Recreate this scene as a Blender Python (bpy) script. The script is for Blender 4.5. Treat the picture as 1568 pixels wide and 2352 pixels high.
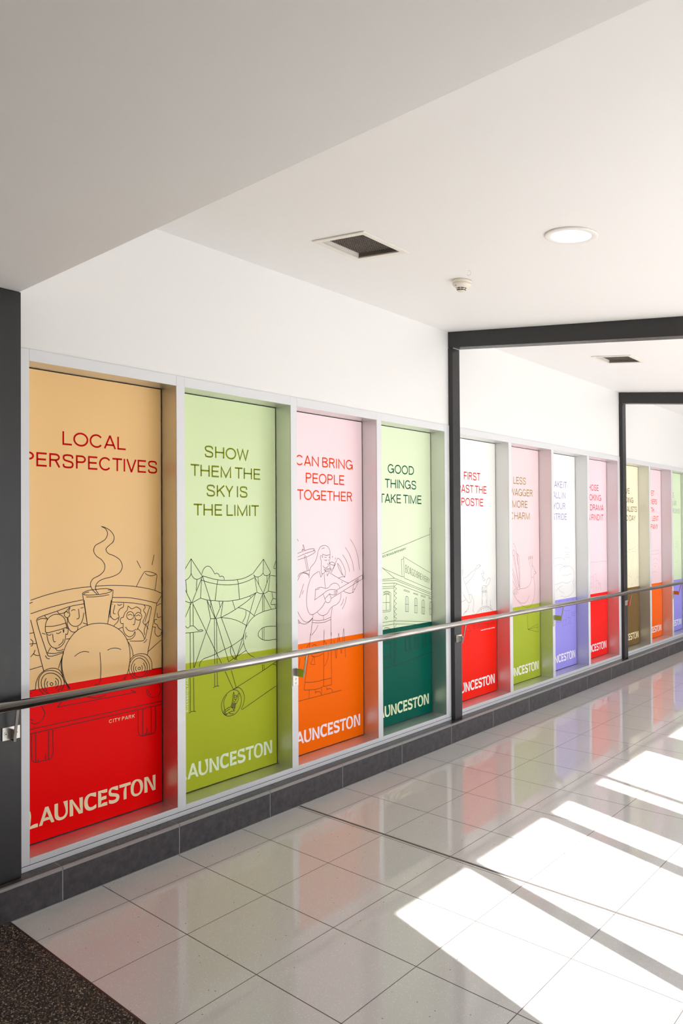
import bpy, bmesh, math, random
from mathutils import Vector, Matrix
from mathutils.geometry import tessellate_polygon

for o in list(bpy.data.objects):
    bpy.data.objects.remove(o)
S = bpy.context.scene
C = S.collection
PI = math.pi

# ------------------------------------------------------------------ camera, sky, sun, exposure
W_IMG = 1568.0
F_PX, YAW, PITCH, ROLL = (1707.83438, 0.72434, 0.01187, -0.00618)
CAM_X, CAM_Z, PX0, PY0 = (2.96155, 1.56209, 771.626, 1195.322)
cam = bpy.data.cameras.new('camera')
cam_o = bpy.data.objects.new('camera', cam)
C.objects.link(cam_o)
cam.sensor_fit = 'HORIZONTAL'
cam.sensor_width = 36.0
cam.lens = F_PX / W_IMG * 36.0
cam.shift_x = (W_IMG / 2 - PX0) / W_IMG
cam.shift_y = (PY0 - 1176.0) / W_IMG
cam.clip_start = 0.02
fw = Vector((-math.sin(YAW) * math.cos(PITCH), math.cos(YAW) * math.cos(PITCH), math.sin(PITCH)))
rt = Vector((math.cos(YAW), math.sin(YAW), 0))
up = rt.cross(fw)
r2 = rt * math.cos(ROLL) + up * math.sin(ROLL)
u2 = -rt * math.sin(ROLL) + up * math.cos(ROLL)
M = Matrix((r2, u2, -fw)).transposed().to_4x4()
M.translation = Vector((CAM_X, 0, CAM_Z))
cam_o.matrix_world = M
S.camera = cam_o

WALL_R = 3.40            # inner face of the window wall
WALL_T = 0.06            # its thickness at the glazing
SUN_DY = 0.305
HEAD_Z = 2.35
SUN_TAN = HEAD_Z / ((WALL_R + WALL_T - 1.107) * math.hypot(1, SUN_DY))

world = bpy.data.worlds.new('sky')
S.world = world
world.use_nodes = True
wn = world.node_tree.nodes
wl = world.node_tree.links
bg = wn['Background']
bg.inputs['Strength'].default_value = 2.2
tc = wn.new('ShaderNodeTexCoord')
sx = wn.new('ShaderNodeSeparateXYZ')
rp = wn.new('ShaderNodeValToRGB')
rp.color_ramp.elements[0].position = 0.0
rp.color_ramp.elements[0].color = (0.97, 0.975, 1.0, 1)
rp.color_ramp.elements[1].position = 0.7
rp.color_ramp.elements[1].color = (0.72, 0.82, 1.0, 1)
wl.new(tc.outputs['Generated'], sx.inputs[0])
wl.new(sx.outputs['Z'], rp.inputs[0])
wl.new(rp.outputs[0], bg.inputs['Color'])

sun = bpy.data.lights.new('sun', 'SUN')
sun.energy = 21.0
sun.angle = math.radians(0.53)
sun.color = (1.0, 0.99, 0.97)
sun_o = bpy.data.objects.new('sun', sun)
C.objects.link(sun_o)
sd = Vector((-1, SUN_DY, -SUN_TAN * math.hypot(1, SUN_DY)))
sun_o.rotation_euler = sd.to_track_quat('-Z', 'Y').to_euler()
sun_o.location = (12, -3, 10)

S.view_settings.view_transform = 'Standard'
S.view_settings.look = 'None'
S.view_settings.exposure = -0.1
S.view_settings.gamma = 1.0
S.view_settings.use_curve_mapping = False
S.render.engine = 'CYCLES'
S.cycles.max_bounces = 14
S.cycles.diffuse_bounces = 8
S.cycles.glossy_bounces = 6
S.cycles.sample_clamp_indirect = 8.0
S.cycles.use_denoising = True

# daylight portals over the glazing of the window wall (they only steer the sampling of the sky)
for k in range(3):
    pl = bpy.data.lights.new('sky_portal', 'AREA')
    pl.shape = 'RECTANGLE'
    pl.size, pl.size_y = 2.98, 2.3
    pl.cycles.is_portal = True
    po = bpy.data.objects.new('sky_portal', pl)
    C.objects.link(po)
    po.location = (WALL_R + WALL_T + 0.02, 3.19 + 3.375 * k, 1.2)
    po.rotation_euler = Vector((-1, 0, 0)).to_track_quat('-Z', 'Z').to_euler()

# ------------------------------------------------------------------ materials
def mat(name, col, rough=0.5, metal=0.0, spec=0.5, emit=None):
    m = bpy.data.materials.new(name)
    m.use_nodes = True
    b = m.node_tree.nodes['Principled BSDF']
    b.inputs['Base Color'].default_value = (*col, 1)
    b.inputs['Roughness'].default_value = rough
    b.inputs['Metallic'].default_value = metal
    b.inputs['Specular IOR Level'].default_value = spec
    if emit:
        b.inputs['Emission Color'].default_value = (*emit[0], 1)
        b.inputs['Emission Strength'].default_value = emit[1]
    return m

class NT:
    """small node helper"""
    def __init__(s, m):
        s.t = m.node_tree; s.n = s.t.nodes; s.l = s.t.links; s.b = s.n['Principled BSDF']
        s.tc = s.n.new('ShaderNodeTexCoord')
    def math(s, op, a, b=None):
        n = s.n.new('ShaderNodeMath'); n.operation = op
        for i, v in enumerate((a, b)):
            if v is None: continue
            if isinstance(v, (int, float)): n.inputs[i].default_value = v
            else: s.l.new(v, n.inputs[i])
        return n.outputs[0]
    def xyz(s):
        n = s.n.new('ShaderNodeSeparateXYZ'); s.l.new(s.tc.outputs['Object'], n.inputs[0]); return n.outputs
    def noise(s, scale, detail=3, rough=0.5):
        n = s.n.new('ShaderNodeTexNoise'); n.inputs['Scale'].default_value = scale
        n.inputs['Detail'].default_value = detail; n.inputs['Roughness'].default_value = rough
        s.l.new(s.tc.outputs['Object'], n.inputs['Vector']); return n.outputs[0]
    def voro(s, scale, out='Color'):
        n = s.n.new('ShaderNodeTexVoronoi'); n.inputs['Scale'].default_value = scale
        s.l.new(s.tc.outputs['Object'], n.inputs['Vector']); return n.outputs[out]
    def ramp(s, f, stops, interp='LINEAR'):
        n = s.n.new('ShaderNodeValToRGB'); n.color_ramp.interpolation = interp
        e = n.color_ramp.elements
        while len(e) < len(stops): e.new(0.5)
        for i, (p, c) in enumerate(stops):
            e[i].position = p; e[i].color = (*c, 1)
        s.l.new(f, n.inputs[0]); return n.outputs[0]
    def mix(s, f, a, b, mode='MIX'):
        n = s.n.new('ShaderNodeMix'); n.data_type = 'RGBA'; n.blend_type = mode
        for i, v in ((0, f), (6, a), (7, b)):
            if isinstance(v, (int, float)): n.inputs[i].default_value = v
            elif isinstance(v, tuple): n.inputs[i].default_value = (*v, 1)
            else: s.l.new(v, n.inputs[i])
        return n.outputs[2]
    def col(s, c): s.l.new(c, s.b.inputs['Base Color'])
    def rough(s, c): s.l.new(c, s.b.inputs['Roughness'])
    def bump(s, h, strength=0.1, dist=0.002):
        n = s.n.new('ShaderNodeBump'); n.inputs['Strength'].default_value = strength
        n.inputs['Distance'].default_value = dist
        s.l.new(h, n.inputs['Height']); s.l.new(n.outputs[0], s.b.inputs['Normal'])
    def line(s, coord, off, pitch, half):
        """1 on grout lines at off + k*pitch"""
        f = s.math('FRACT', s.math('DIVIDE', s.math('SUBTRACT', coord, off - pitch / 2), pitch))
        d = s.math('ABSOLUTE', s.math('SUBTRACT', f, 0.5))
        return s.math('LESS_THAN', d, half / pitch)

def srgb(r, g, b):
    f = lambda v: (v / 255 / 12.92) if v / 255 <= 0.04045 else ((v / 255 + 0.055) / 1.055) ** 2.4
    return (f(r), f(g), f(b))

# white wall and ceiling paint: a faint roller texture
M_WALL = mat('wall_paint', (0.84, 0.832, 0.82), 0.42)
t = NT(M_WALL); t.bump(t.noise(220, 3), 0.04, 0.001)
t.col(t.mix(t.noise(1.3, 2), (0.845, 0.838, 0.826), (0.825, 0.818, 0.808)))
M_CEIL = mat('ceiling_paint', (0.82, 0.81, 0.798), 0.6)
t = NT(M_CEIL); t.bump(t.noise(180, 3), 0.04, 0.001)
M_SOFFIT = mat('soffit_paint', (0.80, 0.79, 0.775), 0.7)
t = NT(M_SOFFIT); t.bump(t.noise(180, 3), 0.04, 0.001)
M_FRAME = mat('frame_metal', (0.74, 0.75, 0.77), 0.42, 0.15)
t = NT(M_FRAME); t.rough(t.ramp(t.noise(30, 2), [(0.3, (0.38,) * 3), (0.7, (0.46,) * 3)]))
M_LINING = mat('satin_aluminium', (0.71, 0.71, 0.70), 0.38, 0.92)
t = NT(M_LINING); t.rough(t.ramp(t.noise(12, 2), [(0.3, (0.36,) * 3), (0.7, (0.43,) * 3)]))
M_GASKET = mat('black_gasket', (0.006, 0.006, 0.006), 0.7)
t = NT(M_GASKET); t.rough(t.ramp(t.noise(60, 1), [(0.3, (0.65,) * 3), (0.7, (0.75,) * 3)]))
M_INK = mat('drawing_ink', (0.012, 0.009, 0.008), 0.4, 0.0, 0.2)
t = NT(M_INK); t.rough(t.ramp(t.noise(60, 1), [(0.3, (0.3,) * 3), (0.7, (0.4,) * 3)]))
M_POST = mat('charcoal_paint', (0.05, 0.049, 0.05), 0.30, 0.0, 0.6)
t = NT(M_POST); t.rough(t.ramp(t.noise(40, 3), [(0.3, (0.32,) * 3), (0.7, (0.42,) * 3)]))
t.col(t.mix(t.noise(6, 3), (0.012, 0.0115, 0.012), (0.009, 0.0088, 0.0095)))
M_STEEL = mat('brushed_stainless', (0.47, 0.45, 0.42), 0.18, 1.0)
t = NT(M_STEEL)
mp = t.n.new('ShaderNodeMapping'); mp.inputs['Scale'].default_value = (1600, 0.6, 1600)
t.l.new(t.tc.outputs['Object'], mp.inputs[0])
nz = t.n.new('ShaderNodeTexNoise'); nz.inputs['Scale'].default_value = 1.0
t.l.new(mp.outputs[0], nz.inputs['Vector'])
t.rough(t.ramp(nz.outputs[0], [(0.3, (0.12,) * 3), (0.7, (0.16,) * 3)]))
M_PLATE = mat('plate_steel', (0.66, 0.64, 0.60), 0.38, 0.9)
t = NT(M_PLATE); t.rough(t.ramp(t.noise(400, 2), [(0.3, (0.32,) * 3), (0.7, (0.45,) * 3)]))
M_HOLE = mat('dark_socket', (0.01, 0.01, 0.01), 0.6)

# skirting tile
SK0, SKP = (1.5929, 0.6)
M_SKIRT = mat('charcoal_tile', (0.09, 0.085, 0.09), 0.42)
t = NT(M_SKIRT); X = t.xyz()
c = t.ramp(t.noise(26, 6, 0.7), [(0.32, (0.036, 0.031, 0.035)), (0.68, (0.098, 0.088, 0.095))])
c = t.mix(t.math('MULTIPLY', t.noise(60, 4), 0.35), c, (0.032, 0.030, 0.033))
g = t.line(X['Y'], SK0, SKP, 0.0017)
t.col(t.mix(g, c, (0.42, 0.41, 0.40)))
t.rough(t.ramp(t.noise(14, 3), [(0.3, (0.34,) * 3), (0.7, (0.48,) * 3)]))
M_TRIM = mat('trim_metal', (0.36, 0.35, 0.34), 0.35, 0.4)
t = NT(M_TRIM); X = t.xyz()
g = t.line(X['Y'], SK0, SKP, 0.0012)
t.col(t.mix(g, (0.36, 0.35, 0.34), (0.08, 0.08, 0.08)))
M_LEDGE = mat('ledge_tile', (0.075, 0.068, 0.066), 0.25, 0.0, 0.3)
t = NT(M_LEDGE); X = t.xyz()
g = t.line(X['Y'], SK0, SKP, 0.0015)
c = t.ramp(t.noise(18, 5, 0.6), [(0.3, (0.040, 0.033, 0.029)), (0.7, (0.07, 0.058, 0.052))])
t.col(t.mix(g, c, (0.16, 0.15, 0.14)))

# floor: terrazzo tiles with thin dark joints
GX, GY, GU, GV = (-0.18489, 1.77779, 0.39556, 0.40652)
M_FLOOR = mat('terrazzo_tile', (0.40, 0.37, 0.34), 0.13)
t = NT(M_FLOOR); X = t.xyz()
c = t.ramp(t.noise(520, 3, 0.75), [(0.30, (0.43, 0.417, 0.398)), (0.5, (0.60, 0.585, 0.565)), (0.72, (0.74, 0.726, 0.706))])
c = t.mix(t.math('MULTIPLY', t.noise(3.0, 3), 0.25), c, (0.62, 0.585, 0.56))
v = t.voro(330, 'Color')
sv = t.n.new('ShaderNodeSeparateColor'); t.l.new(v, sv.inputs[0])
c = t.mix(t.math('MULTIPLY', t.math('GREATER_THAN', sv.outputs[0], 0.95), 0.55), c, (0.80, 0.76, 0.73))
v2 = t.voro(85, 'Color')
sv2 = t.n.new('ShaderNodeSeparateColor'); t.l.new(v2, sv2.inputs[0])
d2 = t.voro(85, 'Distance')
k = t.math('MULTIPLY', t.math('GREATER_THAN', sv2.outputs[1], 0.985), t.math('LESS_THAN', d2, 0.22))
c = t.mix(t.math('MULTIPLY', k, 0.75), c, (0.10, 0.085, 0.075))
g = t.math('MAXIMUM', t.line(X['X'], GX, GU, 0.0016), t.line(X['Y'], GY, GV, 0.0021))
t.col(t.mix(g, c, (0.085, 0.072, 0.062)))
t.rough(t.ramp(g, [(0.0, (0.05,) * 3), (1.0, (0.5,) * 3)]))
t.bump(t.noise(5, 2), 0.03, 0.002)
M_JOINT = mat('joint_strip', (0.125, 0.112, 0.10), 0.45, 0.0)
t = NT(M_JOINT); t.rough(t.ramp(t.noise(60, 2), [(0.3, (0.4,) * 3), (0.7, (0.55,) * 3)]))

# entrance mat: coarse granules of brown, tan and black
M_MAT = mat('mat_granules', (0.1, 0.08, 0.06), 0.75)
t = NT(M_MAT)
v = t.voro(220, 'Color'); sv = t.n.new('ShaderNodeSeparateColor'); t.l.new(v, sv.inputs[0])
c = t.ramp(sv.outputs[0], [(0.0, (0.010, 0.008, 0.007)), (0.42, (0.030, 0.020, 0.014)), (0.62, (0.085, 0.052, 0.032)),
                           (0.80, (0.19, 0.135, 0.09)), (0.93, (0.36, 0.29, 0.22))], 'CONSTANT')
t.col(c)
t.bump(t.voro(220, 'Distance'), 1.0, 0.004)
M_MATEDGE = mat('mat_edge', (0.045, 0.022, 0.018), 0.5)
M_GLASSFRAME = mat('glazing_bars', (0.10, 0.10, 0.105), 0.45)
t = NT(M_GLASSFRAME); t.rough(t.ramp(t.noise(40, 3), [(0.3, (0.4,) * 3), (0.7, (0.5,) * 3)]))
M_GROUND = mat('apron_concrete', (0.42, 0.41, 0.39), 0.9)
t = NT(M_GROUND); t.col(t.mix(t.noise(2, 5), (0.44, 0.43, 0.41), (0.36, 0.35, 0.335)))
M_VENT = mat('vent_cream', (0.72, 0.68, 0.60), 0.5)
t = NT(M_VENT); t.col(t.mix(t.noise(25, 4), (0.82, 0.79, 0.735), (0.74, 0.69, 0.61)))
M_GRILLE = mat('grille_dust_and_shade', (0.075, 0.062, 0.05), 0.7)
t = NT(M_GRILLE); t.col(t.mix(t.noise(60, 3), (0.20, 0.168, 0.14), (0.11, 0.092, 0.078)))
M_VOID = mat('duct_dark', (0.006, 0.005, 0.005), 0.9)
M_PLASTIC = mat('cream_plastic', (0.76, 0.70, 0.60), 0.4)
t = NT(M_PLASTIC); t.rough(t.ramp(t.noise(40, 2), [(0.3, (0.36,) * 3), (0.7, (0.45,) * 3)]))
M_LAMPRING = mat('lamp_ring', (0.80, 0.775, 0.745), 0.4)
M_LAMP = mat('lamp_diffuser', (0.9, 0.9, 0.88), 0.4, emit=((1.0, 0.98, 0.95), 3.0))

# ------------------------------------------------------------------ mesh helpers
def bx(bm, x0, x1, y0, y1, z0, z1, bev=0.0):
    vs = [bm.verts.new((x, y, z)) for x in (x0, x1) for y in (y0, y1) for z in (z0, z1)]
    q = ((0, 1, 3, 2), (4, 6, 7, 5), (0, 4, 5, 1), (2, 3, 7, 6), (0, 2, 6, 4), (1, 5, 7, 3))
    fs = [bm.faces.new([vs[i] for i in f]) for f in q]
    if bev:
        es = {e for f in fs for e in f.edges}
        bmesh.ops.bevel(bm, geom=list(es), offset=bev, segments=2, affect='EDGES', profile=0.5)
    return fs

def prism(bm, prof, y0, y1):
    """extrude an x-z polygon along y"""
    a = [bm.verts.new((x, y0, z)) for x, z in prof]
    b = [bm.verts.new((x, y1, z)) for x, z in prof]
    bm.faces.new(a); bm.faces.new(b[::-1])
    n = len(prof)
    for i in range(n):
        bm.faces.new((a[i], b[i], b[(i + 1) % n], a[(i + 1) % n]))

def tube_y(bm, cx, cz, r, y0, y1, n=40):
    a, b = [], []
    for i in range(n):
        th = 2 * PI * i / n
        a.append(bm.verts.new((cx + r * math.cos(th), y0, cz + r * math.sin(th))))
        b.append(bm.verts.new((cx + r * math.cos(th), y1, cz + r * math.sin(th))))
    for i in range(n):
        f = bm.faces.new((a[i], b[i], b[(i + 1) % n], a[(i + 1) % n])); f.smooth = True
    bm.faces.new(a); bm.faces.new(b[::-1])

def lathe(bm, prof, n=48, closed=False):
    """revolve (r, z) profile about z"""
    rings = []
    for r, z in prof:
        if r < 1e-6: rings.append([bm.verts.new((0, 0, z))])
        else: rings.append([bm.verts.new((r * math.cos(2 * PI * i / n), r * math.sin(2 * PI * i / n), z)) for i in range(n)])
    pairs = list(zip(rings, rings[1:]))
    if closed: pairs.append((rings[-1], rings[0]))
    for a, b in pairs:
        for i in range(n):
            j = (i + 1) % n
            if len(a) == 1 and len(b) == 1: continue
            if len(a) == 1: f = bm.faces.new((a[0], b[j], b[i]))
            elif len(b) == 1: f = bm.faces.new((a[i], a[j], b[0]))
            else: f = bm.faces.new((a[i], a[j], b[j], b[i]))
            f.smooth = True

def obj(name, bm, m, parent=None, recalc=True):
    if recalc: bmesh.ops.recalc_face_normals(bm, faces=bm.faces)
    me = bpy.data.meshes.new(name)
    bm.to_mesh(me); bm.free()
    for mm in (m if isinstance(m, (list, tuple)) else [m]): me.materials.append(mm)
    o = bpy.data.objects.new(name, me)
    C.objects.link(o)
    if parent: o.parent = parent
    return o

def tag(o, label, cat, group=None, kind=None):
    o['label'] = label; o['category'] = cat
    if group: o['group'] = group
    if kind: o['kind'] = kind
    return o

def thing(name, label, cat, loc=(0, 0, 0), group=None):
    o = bpy.data.objects.new(name, None)
    o.empty_display_size = 0.05
    C.objects.link(o); o.location = loc
    return tag(o, label, cat, group)

def struct(name, bm, m):
    o = obj(name, bm, m); o['kind'] = 'structure'; return o

def B(): return bmesh.new()

# ------------------------------------------------------------------ the setting
Y_BACK, Y_END = -4.0, 15.0
BAY = 3.375
POSTS = [1.337, 4.712, 8.087, 11.462]       # near face of each portal post
PW = 0.10
XF, XW, XP = -0.075, -0.081, -0.20          # frame face, wall face, poster face
LEDGE = 0.142
Z_HEAD = 2.331
ceil_z = lambda x: 3.031 - 0.123 * (x + 0.073)
SOF_Y, SOF_Z = 1.434, 2.552

bm = B(); bx(bm, -0.4, WALL_R + 0.3, Y_BACK, Y_END, -0.12, 0.0); struct('floor', bm, M_FLOOR)
bm = B()
prism(bm, [(-0.4, ceil_z(-0.4)), (WALL_R + 0.3, ceil_z(WALL_R + 0.3)), (WALL_R + 0.3, 3.6), (-0.4, 3.6)], SOF_Y, Y_END)
struct('ceiling', bm, M_CEIL)
bm = B(); bx(bm, -0.4, WALL_R + 0.3, Y_BACK, SOF_Y - 0.002, SOF_Z, 3.6); struct('ceiling_soffit', bm, M_SOFFIT)

# left wall: plaster above the displays, backing behind them
bm = B()
bx(bm, -0.40, XW, POSTS[0] + PW, Y_END, Z_HEAD, 3.2)
bx(bm, -0.40, -0.24, POSTS[0] + PW, Y_END, 0.0, Z_HEAD)
bx(bm, -0.40, XW, 10.70, Y_END, LEDGE, Z_HEAD)
bx(bm, -0.40, XW, Y_BACK, POSTS[0] + PW, LEDGE, SOF_Z)
struct('wall_left', bm, M_WALL)
bm = B(); bx(bm, -0.4, WALL_R + 0.3, Y_END, Y_END + 0.2, 0, 3.6); struct('wall_far', bm, M_WALL)
bm = B(); bx(bm, -0.4, WALL_R + 0.3, Y_BACK - 0.2, Y_BACK, 0, 3.6); struct('wall_back', bm, M_WALL)

# window wall on the right (out of frame): daylight and sun come through its openings
OPN = [(1.719, 2.271), (2.350, 3.055), (3.137, 3.382), (3.744, 3.889), (3.925, 4.644)]
SILL = 0.10
bm = B()
x0, x1 = WALL_R, WALL_R + WALL_T
bx(bm, x0, x1, SOF_Y + 0.002, Y_END, HEAD_Z, 3.2)
bx(bm, x0, x1, Y_BACK, SOF_Y, 0, 3.2)
bx(bm, x0, x1, SOF_Y + 0.002, Y_END, 0, SILL)
yy = SOF_Y + 0.002
bars = []
for k in range(3):
    d = BAY * k  # throat side facing the windows, kept cream as the lit one
    for i, (a, b) in enumerate(OPN):
        a += d; b += d
        if a - yy > 0.2: bx(bm, x0, x1, yy, a, SILL, HEAD_Z)
        else: bars.append((k, yy, a))  # other three throat sides: shade painted into their dark colour, along with dirt
        yy = b
bx(bm, x0, x1, yy, Y_END, SILL, HEAD_Z)
struct('wall_right', bm, M_WALL)
for k in range(3):
    bm = B()
    for kk, a, b in bars:
        if kk == k: bx(bm, x0 + 0.0, x1 - 0.0, a, b, SILL, HEAD_Z)
    struct('window_%d' % (k + 1), bm, M_GLASSFRAME)
bm = B(); bx(bm, WALL_R + 0.31, 60, -40, 60, -0.3, -0.12); struct('ground', bm, M_GROUND)

# skirting kerb with tiled face, top edge trim and ledge
bm = B(); bx(bm, -0.30, 0.0, Y_BACK, Y_END, 0.0, 0.1305); struct('baseboard_left', bm, M_SKIRT)
bm = B(); bx(bm, -0.012, 0.0015, Y_BACK, Y_END, 0.131, LEDGE + 0.0005); struct('trim_1', bm, M_TRIM)
bm = B(); bx(bm, -0.30, -0.0125, Y_BACK, Y_END, 0.131, LEDGE); struct('trim_2', bm, M_LEDGE)
bm = B(); bx(bm, 0.0003, 0.0032, Y_BACK, Y_END, 0.0, 0.0028); struct('trim_4', bm, M_TRIM)
# movement joint across the floor
bm = B(); bx(bm, 0.001, WALL_R, 3.012, 3.024, 0.0002, 0.0016); struct('trim_3', bm, M_JOINT)

# ------------------------------------------------------------------ portal frames
def portal(y0, label, with_beam=True):
    t = thing('portal_frame', label, 'portal frame', (0, y0, 0), 'charcoal steel portal frames')
    def part(name, fn):
        bm = B(); fn(bm); return obj(name, bm, M_POST, t)
    ztop = ceil_z(-0.043) - 0.118 if with_beam else SOF_Z - 0.001
    def post(xa, xb, zt):
        def f(bm): bx(bm, xa, xb, 0, PW, (LEDGE + 0.001) if xa < 0 else 0.001, zt, 0.003)
        return f
    part('post', post(-0.143, -0.043, ztop))
    if with_beam:
        xr = WALL_R - 0.001
        def beam(bm):
            prism(bm, [(-0.0805, ceil_z(-0.0805) - 0.001), (-0.0805, ceil_z(-0.0805) - 0.117),
                       (xr, ceil_z(xr) - 0.117), (xr, ceil_z(xr) - 0.001)], 0, PW)
            bmesh.ops.bevel(bm, geom=list(bm.edges), offset=0.003, segments=2, affect='EDGES', profile=0.5)
        part('beam', beam)
        part('post', post(xr - 0.10, xr, ceil_z(xr) - 0.118))
        bm = B()
        bx(bm, -0.050, -0.0425, 0.010, PW - 0.004, ztop - 0.004, ztop + 0.004, 0.002)
        obj('weld_seam', bm, M_PLATE, t)
    return t
portal(POSTS[0], 'charcoal post cut by the left edge of the photo, under the grey soffit', False)
portal(POSTS[1], 'nearest complete charcoal portal frame, beam over the smoke detector side of the corridor')
portal(POSTS[2], 'charcoal portal frame further along, beyond the second ceiling vent')


# ------------------------------------------------------------------ aluminium frames that hold the displays
OPEN = [(1.487, 2.24), (2.29, 3.0415), (3.0915, 3.841), (3.89, 4.648)]              # (left, right) of the four openings in a bay
OZ0, OZ1 = 0.1925, 2.281
FRAME_LABELS = ['white aluminium frame around the four nearest posters', 'white aluminium frame around the posters between the two dark portals',
                'white aluminium frame around the far posters at right edge']
for b in range(3):
    d = BAY * b
    yL, yR = POSTS[b] + PW + 0.001, POSTS[b + 1] - 0.001
    ops = [(a + d, c + d) for a, c in OPEN]
    if b == 2: ops = ops[:3]; yR = ops[-1][1] + 0.05
    t = thing('display_frame', FRAME_LABELS[b], 'frame', (0, yL, 0), 'white aluminium display frames')
    def part(name, y0, y1, z0, z1, xa=XF - 0.004, xb=XF):
        bm = B(); bx(bm, xa, xb, y0 - yL, y1 - yL, z0, z1, 0.0008); return obj(name, bm, M_FRAME, t)
    edges = [yL] + [v for o in ops for v in o] + [yR]
    for i in range(0, len(edges), 2):
        part('mullion', edges[i], edges[i + 1], 0.1665, Z_HEAD)
    for a, c in ops:
        part('head_rail', a + 0.0006, c - 0.0006, OZ1, Z_HEAD)
        part('sill_rail', a + 0.0006, c - 0.0006, 0.1665, OZ0)
    part('base_strip', yL, yR, LEDGE + 0.0005, 0.1635)
    bm = B(); bx(bm, XF - 0.008, XF - 0.003, 0, yR - yL, 0.1625, 0.1675); obj('shadow_groove', bm, M_GASKET, t)

# ------------------------------------------------------------------ lettering
CAP = 0.0615
def arc(cx, cy, rx, ry, a0, a1, n=18):
    return [(cx + rx * math.cos(math.radians(a0 + (a1 - a0) * i / n)), cy + ry * math.sin(math.radians(a0 + (a1 - a0) * i / n))) for i in range(n + 1)]

def catmull(pts, closed=False, sub=6):
    n = len(pts)
    if n < 3: return list(pts)
    out = []
    rng = range(n if closed else n - 1)
    for i in rng:
        p1, p2 = pts[i], pts[(i + 1) % n]
        if closed: p0, p3 = pts[i - 1], pts[(i + 2) % n]
        else:
            p0 = pts[i - 1] if i > 0 else (2 * p1[0] - p2[0], 2 * p1[1] - p2[1])
            p3 = pts[i + 2] if i + 2 < n else (2 * p2[0] - p1[0], 2 * p2[1] - p1[1])
        d = lambda a, b: max(1e-6, math.hypot(a[0] - b[0], a[1] - b[1]) ** 0.5)
        t0 = 0; t1 = t0 + d(p0, p1); t2 = t1 + d(p1, p2); t3 = t2 + d(p2, p3)
        for s in range(sub):
            t_ = t1 + (t2 - t1) * s / sub
            L = lambda a, b, ta, tb: tuple(a[k] * (tb - t_) / (tb - ta) + b[k] * (t_ - ta) / (tb - ta) for k in (0, 1))
            A1, A2, A3 = L(p0, p1, t0, t1), L(p1, p2, t1, t2), L(p2, p3, t2, t3)
            B1, B2 = L(A1, A2, t0, t2), L(A2, A3, t1, t3)
            out.append(L(B1, B2, t1, t2))
    if not closed: out.append(pts[-1])
    return out

def ribbon(bm, pts, w, x, closed=False):
    """flat stroke of width w following pts (y, z) at depth x"""
    P = [pts[0]]
    for q in pts[1:]:
        if math.hypot(q[0] - P[-1][0], q[1] - P[-1][1]) > 1e-5: P.append(q)
    if closed and len(P) > 2 and math.hypot(P[0][0] - P[-1][0], P[0][1] - P[-1][1]) < 1e-5: P.pop()
    n = len(P)
    if n < 2: return
    L, R = [], []
    for i in range(n):
        a = P[i - 1] if (i > 0 or closed) else None
        b = P[(i + 1) % n] if (i < n - 1 or closed) else None
        dirs = []
        if a: dirs.append((P[i][0] - a[0], P[i][1] - a[1]))
        if b: dirs.append((b[0] - P[i][0], b[1] - P[i][1]))
        dirs = [(dx / math.hypot(dx, dy), dy / math.hypot(dx, dy)) for dx, dy in dirs]
        nx, ny = -sum(v[1] for v in dirs), sum(v[0] for v in dirs)
        m = math.hypot(nx, ny)
        if m < 1e-6: nx, ny, m = -dirs[0][1], dirs[0][0], 1
        nx, ny = nx / m, ny / m
        k = 1 / max(0.45, abs(nx * -dirs[0][1] + ny * dirs[0][0]))
        L.append(bm.verts.new((x, P[i][0] + nx * k * w / 2, P[i][1] + ny * k * w / 2)))
        R.append(bm.verts.new((x, P[i][0] - nx * k * w / 2, P[i][1] - ny * k * w / 2)))
    for i in range(n if closed else n - 1):
        j = (i + 1) % n
        try: bm.faces.new((R[i], R[j], L[j], L[i]))
        except ValueError: pass

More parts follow.
